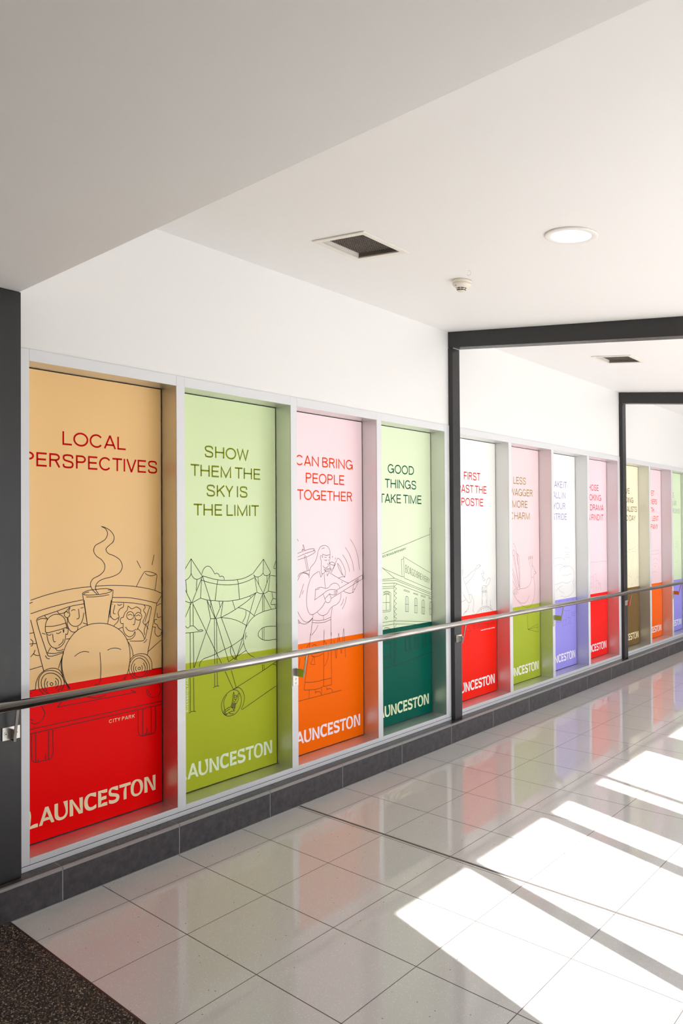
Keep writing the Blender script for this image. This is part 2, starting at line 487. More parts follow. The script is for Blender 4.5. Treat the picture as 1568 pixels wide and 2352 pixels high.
def glyphs(h):
    """monoline capitals on a unit cap height; h = half stroke. name: (width, lsb, rsb, [paths])"""
    G = {}
    s, r, dg = 0.062, 0.028, 0.002
    T, Bm = 1 - h, h
    o = 0.012
    def O_(w): return arc(w / 2, .5, w / 2 - h, .5 - h + o, 0, 360, 40)
    w = .72; G['A'] = (w, dg, dg, [[(h * .9, 0), (w / 2 - h * .25, T + h * .4), (w / 2 + h * .25, T + h * .4), (w - h * .9, 0)], [(w * .19, .29), (w * .81, .29)]])
    w = .63; G['B'] = (w, s, r, [[(h, Bm), (h, T), (w * .52, T)] + arc(w * .52, .755, w * .40 - h, .245 - h, 90, -90)[1:] + [(h, .51)],
                                 [(w * .52, .51)] + arc(w * .54, .255, w * .46 - h, .255 - h, 90, -90)[1:] + [(h, Bm)]])
    w = .78; G['C'] = (w, r, r, [arc(w / 2, .5, w / 2 - h, .5 - h + o, 38, 322, 34)])
    w = .72; G['D'] = (w, s, r, [[(h, Bm), (h, T), (w * .42, T)] + arc(w * .42, .5, w * .58 - h, .5 - h, 90, -90, 24)[1:] + [(h, Bm)]])
    w = .57; G['E'] = (w, s, .07, [[(w, T), (h, T), (h, Bm), (w, Bm)], [(h, .51), (w * .93, .51)]])
    w = .54; G['F'] = (w, s, .05, [[(w, T), (h, T), (h, 0)], [(h, .50), (w * .92, .50)]])
    w = .80; G['G'] = (w, r, s * .8, [arc(w / 2, .5, w / 2 - h, .5 - h + o, 38, 345, 36), [(w * .56, .47), (w - h, .47), (w - h, 0)]])
    w = .71; G['H'] = (w, s, s, [[(h, 0), (h, 1)], [(w - h, 0), (w - h, 1)], [(h, .51), (w - h, .51)]])
    w = 2 * h; G['I'] = (w, s, s, [[(h, 0), (h, 1)]])
    w = .66; G['K'] = (w, s, dg, [[(h, 0), (h, 1)], [(w - h * 1.2, 1), (h, .40)], [(w * .38, .60), (w - h, 0)]])
    w = .51; G['L'] = (w, s, .04, [[(h, 1), (h, Bm), (w, Bm)]])
    w = .84; G['M'] = (w, s, s, [[(h, 0), (h, T), (w / 2, .06), (w - h, T), (w - h, 0)]])
    w = .72; G['N'] = (w, s, s, [[(h, 0), (h, T), (w - h, Bm), (w - h, 1)]])
    w = .84; G['O'] = (w, r, r, [O_(w)])
    w = .60; G['P'] = (w, s, .05, [[(h, 0), (h, T), (w * .55, T)] + arc(w * .55, .72, w * .45 - h, .28 - h, 90, -90)[1:] + [(h, .44 + h)]])
    w = .63; G['R'] = (w, s, .05, [[(h, 0), (h, T), (w * .53, T)] + arc(w * .53, .735, w * .43 - h, .265 - h, 90, -90)[1:] + [(h, .47 + h)], [(w * .55, .47 + h), (w - h, 0)]])
    w = .65; G['S'] = (w, .06, .06, [catmull([(w - h - .01, .72), (w * .84, .90), (w * .5, T + o), (w * .17, .90), (h + .01, .745), (w * .20, .585), (w * .52, .505),
                                              (w * .83, .42), (w - h, .265), (w * .82, .09), (w * .5, Bm - o), (w * .15, .095), (h, .285)])])
    w = .62; G['T'] = (w, .03, .03, [[(0, T), (w, T)], [(w / 2, T), (w / 2, 0)]])
    w = .69; G['U'] = (w, s, s, [[(h, 1)] + arc(w / 2, .36, w / 2 - h, .36 - h + o, 180, 360, 24) + [(w - h, 1)]])
    w = .68; G['V'] = (w, dg, dg, [[(h, 1), (w / 2 - h * .2, 0.03), (w / 2 + h * .2, 0.03), (w - h, 1)]])
    w = .98; G['W'] = (w, dg, dg, [[(h, 1), (w * .27, .04), (w / 2, T), (w * .73, .04), (w - h, 1)]])
    w = .66; G['Y'] = (w, dg, dg, [[(h, 1), (w / 2, .42), (w - h, 1)], [(w / 2, .42), (w / 2, 0)]])
    return G
GL = glyphs(0.056)
GB = glyphs(0.075)

def write(bm, text, prefix, quad, x, stroke, G=GL, ymin=0.004, track=0.0):
    """set text into the quad bl, br, tr, tl of (y, z); prefix runs on to its left"""
    full = prefix + text
    pos, adv = [], 0.0
    for i, ch in enumerate(full):
        if ch == ' ':
            pos.append(adv); adv += 0.21; continue
        w, l, r, _ = G[ch]
        prev = full[i - 1] if i else None
        if i: adv += l
        pos.append(adv)
        adv += w + (r if i < len(full) - 1 else 0) + track
    adv -= track
    x0 = pos[len(prefix)]
    bl, br, tr, tl = quad
    def mp(u, v):
        s_ = (u - x0) / (adv - x0)
        a = (bl[0] + (br[0] - bl[0]) * s_, bl[1] + (br[1] - bl[1]) * s_)
        b = (tl[0] + (tr[0] - tl[0]) * s_, tl[1] + (tr[1] - tl[1]) * s_)
        return (a[0] + (b[0] - a[0]) * v, a[1] + (b[1] - a[1]) * v)
    for ch, p0 in zip(full, pos):
        if ch == ' ': continue
        for path in G[ch][3]:
            q = [mp(p0 + u, v) for u, v in path]
            cl = math.hypot(q[0][0] - q[-1][0], q[0][1] - q[-1][1]) < 1e-5
            ribbon(bm, q, stroke, x, cl)

def smooth_outline(pts, thr=38):
    """round the gentle vertices of an outline, keep its corners"""
    n = len(pts)
    cor = []
    for i in range(n):
        a, b, c = pts[i - 1], pts[i], pts[(i + 1) % n]
        t1 = math.atan2(b[1] - a[1], b[0] - a[0]); t2 = math.atan2(c[1] - b[1], c[0] - b[0])
        dlt = abs((t2 - t1 + PI) % (2 * PI) - PI)
        if math.degrees(dlt) > thr: cor.append(i)
    if not cor: return catmull(pts, True, 4)
    out = []
    for a, b in zip(cor, cor[1:] + [cor[0] + n]):
        seg = [pts[k % n] for k in range(a, b + 1)]
        out += catmull(seg, False, 4)[:-1] if len(seg) > 2 else seg[:-1]
    return out

WORDMARK = [
[[459,3391,632,3405,664,3207,653,2998,627,2774,627,2736,707,2773,827,2795,973,2786,973,2635,458,2629]],
[[1025,2638,1307,3401,1457,3396,1742,2636,1602,2634,1523,2795,1378,2803,1228,2792,1176,2632],[1385,3197,1492,2902,1419,2932,1347,2933,1279,2910]],
[[1745,3402,1912,3403,1913,2942,1930,2848,1974,2775,2038,2743,2123,2738,2198,2770,2252,2834,2280,2916,2276,3017,2231,3190,2163,3405,2375,3410,2379,2877,2353,2775,2294,2692,2198,2630,2069,2608,1953,2625,1858,2677,1784,2762,1753,2860,1744,2951]],
[[2468,3384,2610,3386,2653,3303,3022,2753,2972,2981,2950,3363,3124,3356,3122,2629,2933,2631,2631,3168,2588,3281,2631,3077,2646,2891,2643,2630,2473,2635]],
[[3807,3397,3798,3183,3738,3202,3652,3245,3567,3281,3496,3294,3432,3253,3383,3152,3371,3027,3389,2919,3431,2830,3502,2778,3580,2765,3665,2784,3737,2809,3809,2840,3811,2678,3722,2639,3594,2617,3466,2625,3381,2659,3297,2727,3227,2837,3197,2960,3193,3076,3214,3198,3263,3299,3341,3368,3426,3403,3525,3415,3667,3406]],
[[3904,3403,4385,3399,4384,3245,4274,3239,4172,3254,4099,3276,4041,3311,4070,3209,4072,3068,4142,3092,4230,3094,4344,3090,4339,2940,4076,2934,4066,2833,4040,2734,4127,2777,4229,2798,4388,2783,4387,2629,3906,2642]],
[[4966,3398,4966,3196,4890,3202,4793,3245,4703,3280,4644,3285,4599,3257,4587,3214,4599,3165,4643,3127,4762,3086,4882,3043,4973,2986,5025,2918,5040,2841,5020,2754,4972,2681,4881,2633,4761,2614,4627,2622,4553,2643,4471,2681,4472,2849,4553,2810,4657,2778,4762,2772,4837,2793,4870,2835,4859,2877,4814,2909,4717,2940,4598,2977,4524,3015,4480,3066,4458,3144,4463,3235,4495,3318,4555,3368,4644,3397,4778,3401]],
[[5036,3398,5662,3399,5668,3263,5426,3247,5430,2637,5271,2636,5266,2925,5276,3061,5306,3157,5367,3245,5040,3253]],
[[6096,3412,6199,3372,6282,3298,6337,3195,6360,3074,6353,2916,6311,2785,6238,2690,6124,2632,6001,2612,5899,2628,5808,2670,5727,2757,5677,2875,5661,3011,5673,3165,5718,3293,5800,3386,5912,3428,6004,3431],[6034,3335,6096,3292,6151,3208,6188,3092,6204,2955,6191,2835,6145,2759,6063,2728,5961,2734,5889,2766,5843,2831,5825,2923,5829,3054,5860,3186,5911,3287,5973,3333]],
[[6432,3407,6637,3403,6689,3327,6994,2756,6952,2973,6921,3197,6918,3399,7089,3397,7090,2641,6909,2640,6646,3142,6559,3254,6594,3066,6618,2846,6617,2632,6439,2641]]]
def wordmark(bm, x):
    for loops in WORDMARK:
        Ls = [smooth_outline([(a / 1e4, b / 1e4) for a, b in zip(l[::2], l[1::2])]) for l in loops]
        V = [Vector((y, z, 0)) for l in Ls for y, z in l]
        vs = [bm.verts.new((x, v.x, v.y)) for v in V]
        for tri in tessellate_polygon([[Vector((y, z, 0)) for y, z in l] for l in Ls]):
            try: bm.faces.new([vs[i] for i in tri])
            except ValueError: pass

# ------------------------------------------------------------------ the poster displays
ART = {
1:[('s',[4102,15827,4336,15705,4435,15482,4335,15234,4088,15072,3783,14913,3710,14679,3825,14457,4117,14245,4288,13990,4238,13716,3992,13507,3659,13361,3538,13150,3598,12928,3778,12726,3880,12636]),
('s',[4102,15827,4306,15771,4585,15620,4773,15367,4753,15116,4521,14914,4352,14735,4457,14549,4802,14405,5119,14182,5233,13867,5085,13592,4673,13417,4237,13340,3931,13209,3809,13024,3820,12832,3929,12688,3947,12632]),
('s',[3128,12732,3359,12824,3869,12867,4421,12859,4734,12772]),
('s',[3466,12774,3240,12724,3181,12674,3329,12637,3687,12617,4174,12627,4545,12690,4658,12749,4577,12794,4452,12791]),
('s',[3311,12552,3807,12521,4235,12540,4514,12570]),
('l',[3128,12732,3163,12551,3385,11198]),
('l',[3210,12413,3373,11264]),
('l',[4734,12772,4689,12413,4429,11197]),
('l',[4626,12306,4480,11486]),
('s',[660,12595,1290,12754,2061,12900,2860,12986,3544,13013]),
('s',[3809,13019,4609,13009,5437,12941,6227,12819,7043,12621,7517,12443]),
('s',[659,12004,1397,12176,2285,12324,3151,12428]),
('s',[4689,12424,5565,12349,6359,12187,7207,11954]),
('l',[7207,11954,7516,12295]),
('s',[928,11662,966,11761,1100,11826,1836,12004,2513,12173,3198,12241]),
('s',[4638,12211,5564,12111,6224,11985,6730,11858,6867,11788,6881,11700]),
('l',[160,12302,755,12511]),
('l',[659,11739,1257,9411]),
('s',[928,11703,1019,11345,1232,10704,1394,10219,1448,10083,1557,10032,1778,10039,2196,10116]),
('s',[1329,10098,1405,9969,1530,9921]),
('s',[6881,11700,6728,11103,6541,10369,6487,10231,6385,10168,6217,10164,5623,10233]),
('l',[7207,11954,6633,9404]),
('s',[6602,10218,6534,10110,6418,10066]),
('s',[1331,11339,1369,11568,1506,11762,1781,11878,2059,11826,2228,11669,2312,11449]),
('s',[1331,11375,1670,11356,2058,11395,2312,11449]),
('s',[2368,11258,2170,11200,1780,11136,1423,11096,1341,11131]),
('l',[1331,11375,1341,11131]),
('l',[2312,11449,2368,11258]),
('s',[1396,11099,1422,10889,1504,10620,1668,10418,1889,10355,2113,10443,2254,10637,2300,10948]),
('s',[2300,11186,2397,11203,2413,11042,2368,10914,2300,10948]),
('s',[1669,11017,1696,10806,1740,10655,1823,10661]),
('s',[1423,11018,1532,10965,1614,11023]),
('s',[1835,11036,1946,11003,2086,11077]),
('l',[1168,11098,1341,11043]),
('s',[2186,10724,2141,10597,2029,10505,1945,10463]),
('s',[1806,10349,1889,10250,2056,10229,2197,10274]),
('l',[1421,10190,1586,10428]),
('s',[1448,10186,1778,10133,2196,10169]),
('s',[2170,11173,2198,11023,2221,11168]),
('l',[2311,10709,2527,10711]),
('s',[966,11699,1180,11751,1397,11710]),
('s',[1315,11894,1332,11804,1407,11745,1424,11640]),
('s',[2513,12120,2455,11966,2501,11802,2455,11727]),
('s',[1892,12014,1975,11902,2059,11884,2256,11930,2513,12147]),
('s',[2500,11749,2398,11679,2284,11716,2228,11827,2268,11929,2370,11947,2426,11862]),
('s',[2398,11679,2454,11462,2625,11285,2827,11238,3031,11325,3149,11556,3197,11821]),
('s',[2928,12032,2962,11627,2915,11578,2828,11570]),
('s',[2569,11956,2656,12012,2771,11987]),
('s',[3033,12050,3180,12076]),
('s',[2386,11680,2397,11308,2539,11055,2740,10980,2868,11047,2903,11215]),
('l',[3149,11367,3355,11277]),
('l',[2295,11451,2385,11177]),
('s',[4625,12140,4574,11699,4636,11471,4824,11353,5014,11436]),
('l',[4669,12108,4719,12104]),
('s',[4826,12068,4749,11656,4856,11630]),
('s',[4953,12069,5080,12020,5208,12066]),
('s',[5305,12114,5272,11920,5111,11848,4996,11662,5046,11461,4950,11218,4792,11094,4760,11042]),
('s',[5544,11954,5498,11759,5368,11629,5270,11412]),
('s',[5544,11954,5759,11794,6023,11858,6256,11695,6256,11551]),
('s',[6425,11940,6526,11816,6424,11652,6545,11468,6456,11245,6388,11078,6523,10891,6454,10667,6487,10433]),
('c',[5660,11666,5824,11578,5857,11455,5810,11328,5659,11280,5509,11356,5464,11491,5510,11605]),
('c',[6122,11586,6269,11504,6322,11372,6268,11251,6121,11202,5975,11278,5922,11409,5976,11530]),
('l',[5857,11472,5923,11432]),
('s',[5529,11485,5660,11535,5791,11467]),
('s',[5989,11414,6122,11460,6242,11391]),
('s',[5955,11292,5888,11013,5809,11021]),
('s',[5398,10949,5560,10762,5821,10706,5986,10774]),
('s',[5270,11412,5174,11410,5110,11287,5160,11142,5270,11131]),
('s',[5270,11131,5269,10849,5397,10582,5624,10443,5820,10507,5920,10667]),
('s',[6255,11264,6187,10983,6019,10713]),
('s',[6086,10792,6319,10567,6487,10231]),
('s',[5461,10320,5754,10343,5919,10496,5940,10653]),
('l',[4981,10879,5250,10953]),
('l',[4542,11508,4617,11501]),
('s',[7212,11467,7260,11228,7491,11265]),
('s',[7211,11144,7072,11128,7071,10953,7209,10881]),
('s',[7209,10881,7313,10694,7509,10585]),
('s',[7105,10745,7090,10454,7242,10291,7417,10330,7509,10485]),
('l',[6967,10788,7139,10759]),
('l',[6778,11807,6490,11068]),
('l',[6523,11007,6692,10700]),
('l',[6762,11129,6523,10920]),
('l',[7507,10085,6654,9575]),
('s',[7213,11818,7353,11895,7515,11912]),
('l',[158,11111,790,11164]),
('s',[657,10899,752,10786,726,10610,657,10593]),
('l',[252,10711,911,10675]),
('s',[656,10120,804,10269,868,10399]),
('s',[778,10247,910,10153,1043,10136]),
('l',[156,9507,1166,9646]),
('s',[2505,8433,2250,8897,2111,9549,2168,10067,2395,10567,2798,11001,3325,11225,4017,11265,4666,11090,5236,10684,5557,10139,5653,9504,5586,8946,5390,8523,5229,8407]),
('s',[2196,10116,2083,9763,2094,9341,2222,8848,2505,8433]),
('l',[2196,10116,1943,9442]),
('s',[5558,10196,5753,9832,5830,9480]),
('s',[2726,9873,2970,10001,3204,10036,3459,9976]),
('s',[4413,9943,4631,9999,4915,9981,5150,9884]),
('s',[4019,9894,4060,9329,4053,8727,4028,8484,3918,8409,3706,8399]),
('c',[1616,8849,1676,8803,1682,8756,1616,8720,1555,8776,1555,8823]),
('s',[1436,8935,1403,8847,1430,8687]),
('s',[1787,8906,1836,8804,1819,8692]),
('s',[1365,9085,1294,8890,1310,8681,1402,8511]),
('s',[1803,9028,1931,8894,1942,8735,1819,8546]),
('s',[1500,8365,1283,8531,1159,8757,1160,9065,1311,9249,1556,9284,1831,9181,2054,8927,2081,8713,1997,8517,1913,8400]),
('s',[1256,8381,1068,8618,1010,8884,1069,9182,1284,9382,1611,9396,1915,9262,2138,9019,2222,8743,2165,8542,2081,8398]),
('s',[871,8650,919,9000,1096,9307,1339,9451,1611,9489,1943,9389,2166,9094]),
('l',[154,8649,871,8666]),
('l',[154,8618,707,8525]),
('l',[2363,8615,2448,8416]),
('c',[6166,8886,6233,8842,6233,8785,6166,8760,6099,8804,6099,8861]),
('s',[5987,8957,5947,8849,6013,8714]),
('s',[6300,8959,6353,8807,6299,8683]),
('s',[5915,9099,5835,8882,5913,8569]),
('s',[6401,9071,6515,8825,6447,8581]),
('s',[6144,8408,5880,8534,5717,8871,5803,9171,6015,9325,6248,9322,6483,9152,6631,8854,6562,8546,6345,8406,6144,8408]),
('s',[6144,8293,5813,8430,5592,8804,5652,9192,5916,9429,6215,9447,6517,9303,6754,8895,6697,8468,6446,8293,6144,8293]),
('s',[5653,9334,5883,9502,6282,9536,6653,9401,6871,9082,6903,8670]),
('l',[6910,8687,7502,8672]),
('l',[5332,8532,5390,8382]),
('s',[6014,12861,6228,13221,6431,13499,6499,13565,6771,13553,7115,13448,7205,13374,7183,13111,7098,12618]),
('s',[6519,13495,6668,13401,6908,13342,7150,13406]),
('l',[6051,14131,6264,13766]),
('l',[7050,14394,6923,13884]),
('l',[7451,13568,7536,13564]),
('l',[2080,7906,1895,7704,3795,7695,5976,7688]),
('l',[5976,7688,5680,7834]),
('s',[3258,7940,3795,7803,4160,7801,4314,7840]),
('s',[1147,7892,1298,7581,1227,7337,1039,7194,800,7181,653,7261]),
('s',[653,7398,695,7364,758,7342]),
('s',[6599,7739,6612,7535,6782,7344,7022,7262,7265,7308,7406,7489,7386,7757,7302,7887]),
('s',[6694,7666,6714,7529,6837,7410]),
('l',[152,6965,7495,6992]),
('l',[152,6770,7494,6828]),
('s',[683,6757,693,6095,708,5634,771,5528,877,5472,1170,5464,1495,5464,1605,5517,1676,5666,1677,6185,1673,6747]),
('l',[879,6767,888,5480]),
('l',[1481,6745,1468,5481]),
('l',[1333,5745,1332,5477]),
('l',[983,5580,983,5483]),
('s',[6092,6794,6103,6192,6115,5704,6168,5550,6301,5488,6605,5475,6878,5476,7050,5510,7106,5644,7108,6226,7103,6799]),
('l',[6353,6803,6348,5489]),
('l',[6862,6796,6857,5480]),
('l',[6592,5818,6605,5487]),
('l',[6503,5594,6523,5487]),
('l',[6727,5577,6741,5487])],
2:[('l',[436,12945,1317,14116,2038,13183]),
('l',[1317,14116,1313,13360]),
('s',[933,13008,1122,13091,1267,13246,1313,13360]),
('s',[1313,13360,1382,13217,1526,13069,1730,13020,1937,13080,2073,13181]),
('l',[968,13006,1033,12377]),
('l',[1701,13013,1640,12430]),
('l',[1996,13020,1931,12010]),
('l',[931,12499,1329,11807]),
('l',[2055,13159,1358,11804]),
('s',[928,11921,1116,11847,1346,11805]),
('l',[1375,11803,1931,12010]),
('l',[1248,11794,1242,10595]),
('l',[1433,11761,1439,10584]),
('l',[1241,10256,1243,8365]),
('l',[1443,10248,1463,8380]),
('s',[922,10637,1081,10509,1254,10594,1456,10573,1659,10412,1776,10297]),
('s',[1776,10297,1952,10334,2082,10264,1922,10234]),
('l',[1922,10234,421,10270]),
('l',[1317,11789,925,11080]),
('l',[1404,11782,3336,8353]),
('s',[2015,13279,2117,13511,2327,13668,2567,13643,2749,13458,2900,13235]),
('s',[2900,13235,3023,13277,3146,13223,3251,13073]),
('s',[3251,13073,3394,13104,3519,13035,3568,12886]),
('s',[2073,13181,2564,13037,3114,12911,3801,12849,4507,12845,5099,12927,5636,13116]),
('s',[1966,12965,2503,12802,3051,12684,3800,12590,4571,12608,5230,12720,5770,12892]),
('l',[3114,12911,3051,12684,2911,11794]),
('l',[4507,12845,4571,12608,4644,11751]),
('s',[1931,12010,2377,11872,2923,11793,3606,11717,4177,11707,4696,11747,5426,11879,5935,12036]),
('l',[2073,13158,2618,11744,2930,10832]),
('l',[2365,11859,2918,10833]),
('l',[2365,11859,2601,10853]),
('l',[3461,11728,2930,10832]),
('l',[3461,11679,3301,10860]),
('l',[3181,11739,3260,11405]),
('l',[2636,11791,2604,11459]),
('l',[5650,13115,6486,13915,7037,13135]),
('l',[6486,13915,6446,13138]),
('s',[5703,13062,5873,12937,6112,12925,6320,13016,6446,13127]),
('s',[6446,13127,6529,13006,6704,12956,6915,13002,7037,13120]),
('l',[5804,12865,5969,12043]),
('l',[6044,12928,6109,12467]),
('l',[5737,13020,6452,11934]),
('l',[6753,12969,6736,12558]),
('l',[7023,13110,6452,11934]),
('l',[6986,12957,6852,12051]),
('s',[5969,12043,6175,11968,6438,11935,6662,11971,6852,12051]),
('l',[6852,12051,7516,11929]),
('l',[7021,12955,7523,12893]),
('l',[6396,11912,6389,10880]),
('l',[6507,11894,6501,10906]),
('l',[6452,11934,7079,10985]),
('l',[6417,11936,5722,10721]),
('l',[5867,12040,4879,9580,4384,8503]),
('s',[5935,12036,5290,11638,4563,11297,3982,11061,3319,10853]),
('l',[5426,11869,5479,11785]),
('l',[4132,11701,4322,11208]),
('l',[2583,10855,2930,10822,3319,10853]),
('s',[4563,11287,4955,11175,5353,10991,5790,10690]),
('s',[3319,10844,3853,10755,4493,10562,5181,10220]),
('s',[5120,11076,5085,10754,4852,10428]),
('s',[7509,11001,7007,10966,6375,10881,5756,10693,5349,10404,5047,10009,4932,9574,4956,9222,5126,8828,5404,8542,5741,8362]),
('s',[7501,9960,6789,10007,6369,9963,6091,9773,6056,9548,6330,9314,6783,9210,7496,9195]),
('l',[6355,9964,6364,9310]),
('l',[6494,9960,6489,9270]),
('s',[5113,9853,5065,9658,5077,9457]),
('l',[5178,9671,5157,9558]),
('s',[7529,13775,7384,13613,7296,13383,7346,13344,7526,13337]),
('l',[7121,11966,7226,11585]),
('s',[7511,11236,7059,11271,7082,11399,7190,11557,7333,11587,7477,11535]),
('l',[7366,11221,7422,11008]),
('l',[2857,10815,2862,8371]),
('l',[3010,10791,3027,8372]),
('l',[2601,10839,1486,8376]),
('l',[2967,10804,3839,8380]),
('l',[3350,10817,4448,8371]),
('s',[1836,8373,1885,8578,2063,8742,2421,8812,2877,8895,3465,9061,4035,9210,4748,9495,4913,9601]),
('l',[4930,9250,4286,8393]),
('l',[5119,8829,3839,8371]),
('s',[4034,9185,3957,9024,4000,8798,4191,8528,4351,8433]),
('l',[1230,7893,1233,6130]),
('l',[1443,7884,1475,6108]),
('s',[1146,6054,1290,6110,1463,6096,1591,6063]),
('l',[2859,7883,2855,7166]),
('l',[3025,7906,3051,7172]),
('s',[2763,7109,2867,7164,3051,7172,3156,7155]),
('l',[3584,7882,4161,6807]),
('l',[4027,7880,4374,6870]),
('l',[4161,6797,6352,7490,7522,7891]),
('l',[4789,5564,7512,6473]),
('l',[6355,7872,6366,7488]),
('l',[6480,7855,6477,7523]),
('s',[7198,7754,7413,7698,7520,7605]),
('s',[4161,6797,4536,6844,4828,6622,4977,6225,4889,5843,4724,5601]),
('c',[4161,6782,4470,6682,4696,6372,4746,6067,4626,5717,4333,5452,3948,5388,3633,5463,3415,5674,3323,5980,3387,6306,3639,6602,3956,6753]),
('s',[3702,6591,3499,6287,3522,5895,3603,5687]),
('c',[4320,6458,4430,6377,4419,6264,4318,6235,4208,6301,4203,6409]),
('s',[4219,6360,4319,6343,4430,6354]),
('s',[4204,6661,4129,6452,4108,6303,4067,6081]),
('s',[4210,6637,4216,6514,4203,6409]),
('s',[4614,6547,4541,6320,4500,6142,4347,5954]),
('s',[4543,6535,4481,6453,4440,6337]),
('s',[4178,6275,4158,6202,4187,6121,4277,6120,4338,6171,4349,6230]),
('s',[4067,6081,4026,5966,3986,5889,4145,5746,4174,5664]),
('s',[4337,6017,4306,5869,4275,5737,4174,5633]),
('l',[4067,6073,4337,6010]),
('l',[4052,5999,4327,5927]),
('l',[4026,5935,4306,5854]),
('l',[3996,5880,4285,5773]),
('l',[4147,6067,4105,5784]),
('l',[4247,6033,4205,5704]),
('s',[3956,5872,3797,5855,3620,5797,3463,5720]),
('s',[3926,5771,3757,5726,3560,5642]),
('s',[4274,5607,4074,5614,3875,5590,3716,5521,3638,5475]),
('s',[3855,5563,3974,5495,4173,5465]),
('l',[3463,5720,3560,5626,3716,5521]),
('l',[3423,5667,3501,5592,3657,5487])],
3:[('l',[764,15879,1349,14900]),
('s',[1280,14167,1763,14296,2354,14412,2684,14416,2774,14373,2683,14305]),
('s',[1278,13953,1761,14092,2352,14219,2773,14290,2845,14247,2742,14167,2351,14013,1759,13869,1277,13776]),
('s',[1635,14360,1764,14438,1748,14682,1824,14599,1892,14333]),
('l',[1646,14339,1881,14415]),
('l',[1859,13967,2094,13101]),
('l',[2012,13942,2212,13116]),
('s',[1859,13967,1907,14007,1995,13963]),
('s',[1269,12756,1461,12928,1752,13015,2343,13119]),
('s',[1267,12534,1430,12768,1606,12921,1810,12960,2045,12899,2293,12756]),
('s',[1752,12987,2016,12942,2293,12846]),
('l',[1787,12310,1409,11476]),
('l',[1761,11897,1654,11669]),
('s',[1252,10662,1497,10297,1786,10027,2079,9938,2317,9996,2557,10158]),
('s',[1277,10165,1495,9954,1843,9839,2198,9906,2557,10117]),
('s',[1322,10072,1333,9950,1437,9940]),
('s',[2268,12622,2313,13050,2434,13291,2767,13546,2982,13890,3107,14261,3324,14526,3696,14602,4008,14511,4183,14296,4224,13999]),
('s',[3434,14398,3570,14433,3707,14442]),
('s',[4225,14011,3878,13979,3629,14016,3518,14061]),
('l',[3518,14061,3503,13853,3442,13884]),
('s',[3430,13980,3319,13942,3299,13797,3390,13668]),
('l',[3378,13669,3360,13044]),
('l',[4212,13978,4190,13682]),
('s',[4051,13679,4126,13642,4093,13390,3934,13228,3684,13197,3530,13337]),
('s',[3688,13700,3812,13653,3925,13683]),
('s',[3689,13847,3783,13865,3877,13828]),
('l',[4097,13833,4204,13860]),
('s',[4011,13478,3986,13394,4011,13372]),
('l',[3188,13010,3338,12628,3494,12849]),
('s',[3342,13044,3433,12852,3618,12856,3807,13023]),
('l',[3899,12830,3941,12672,4088,12884]),
('p',[3633,13094,3870,13126,4280,13150,4324,13042,4183,12964,3806,12939]),
('l',[3682,13029,4298,13077]),
('c',[4156,13472,4315,13530,4570,13478,4697,13388,4568,13329,4314,13381]),
('l',[4188,13471,4204,13153]),
('l',[4697,13366,4296,12853]),
('s',[4861,13659,4926,13751,5153,13670,5477,13292,5671,12895,5635,12507]),
('s',[4891,13444,5149,13220,5406,12692,5635,12507]),
('s',[4924,13443,4954,13270,5211,12873,5392,12649]),
('s',[5635,12507,5371,12543,5012,12476]),
('l',[4861,13659,4322,12873]),
('l',[4459,13915,4413,13802]),
('l',[4765,13790,4668,13687]),
('s',[6179,14988,6628,14476,6964,13762,7128,12916]),
('s',[5686,14453,6082,14008,6414,13430,6557,12854]),
('s',[5437,13962,5745,13628,6007,13184,6104,12831]),
('s',[3127,12992,2640,12788,2368,12514,2156,12035,2045,11430,2058,10939,2174,10603,2380,10380,2589,10361,2983,10491,3476,10782,3740,11075]),
('l',[3637,12801,3747,11914]),
('s',[4119,12882,5012,12476,5599,12229,6030,12095]),
('s',[2855,11846,3057,11970,3363,11988,3797,11898,4048,11937,4302,12111,4622,12177,4879,12120,5072,11958,5136,11826]),
('s',[5230,11498,5228,11240,5062,10952,4802,10802,4417,10706,4162,10558,3908,10306,3533,10214,3226,10283,2983,10471]),
('l',[4810,11718,7543,12564]),
('l',[4294,11223,7540,12297]),
('l',[7473,12554,7526,12297]),
('s',[3514,11552,3858,11718,4173,11790,4554,11778,4810,11697,4887,11607,4744,11446,4423,11447,4107,11532]),
('l',[4107,11511,3666,11228]),
('l',[4553,11671,4842,11631]),
('l',[4584,11584,4809,11548]),
('l',[4552,11510,4744,11480]),
('l',[2856,11950,2765,11253,3545,11571]),
('s',[3533,11551,3716,11224,3789,11051,3945,10988,4166,11022,4281,11203,4201,11420,4107,11511]),
('s',[2965,11860,3087,11893,3228,11918]),
('s',[6501,11958,6431,11722,6395,11506,6496,11455]),
('s',[6501,11958,6674,12190,7018,12325,6947,12086,6634,11665,6462,11479]),
('l',[6707,12144,6949,12262]),
('l',[6775,12096,6934,12197]),
('s',[5494,11609,5857,11477,6191,11432,6496,11477]),
('l',[6464,11654,6634,11687]),
('s',[5489,11114,5388,10884,5210,10692]),
('s',[5775,11222,5652,10864,5351,10448]),
('l',[5303,12237,5381,12193,5322,12154]),
('l',[2607,10359,2556,10015]),
('l',[4384,10666,4252,10043]),
('l',[3564,10211,3562,9939]),
('s',[2556,10015,3100,9934,3655,9931,4252,10043]),
('s',[2537,9864,3038,9790,3653,9784,4250,9895]),
('l',[2556,10015,2381,9076]),
('l',[4252,10043,4260,8867]),
('s',[3049,9657,2883,9425,2489,9097]),
('l',[3606,9308,3602,8941]),
('l',[2381,9195,2261,8388,1761,5839]),
('l',[4282,9077,4278,5756]),
('l',[3601,9150,3538,5787]),
('s',[1761,5839,2289,5760,2795,5711,3245,5725,3538,5787]),
('l',[3538,5765,4278,5756]),
('s',[1845,6288,2419,6214,3055,6171,3574,6191,3969,6174,4283,6201]),
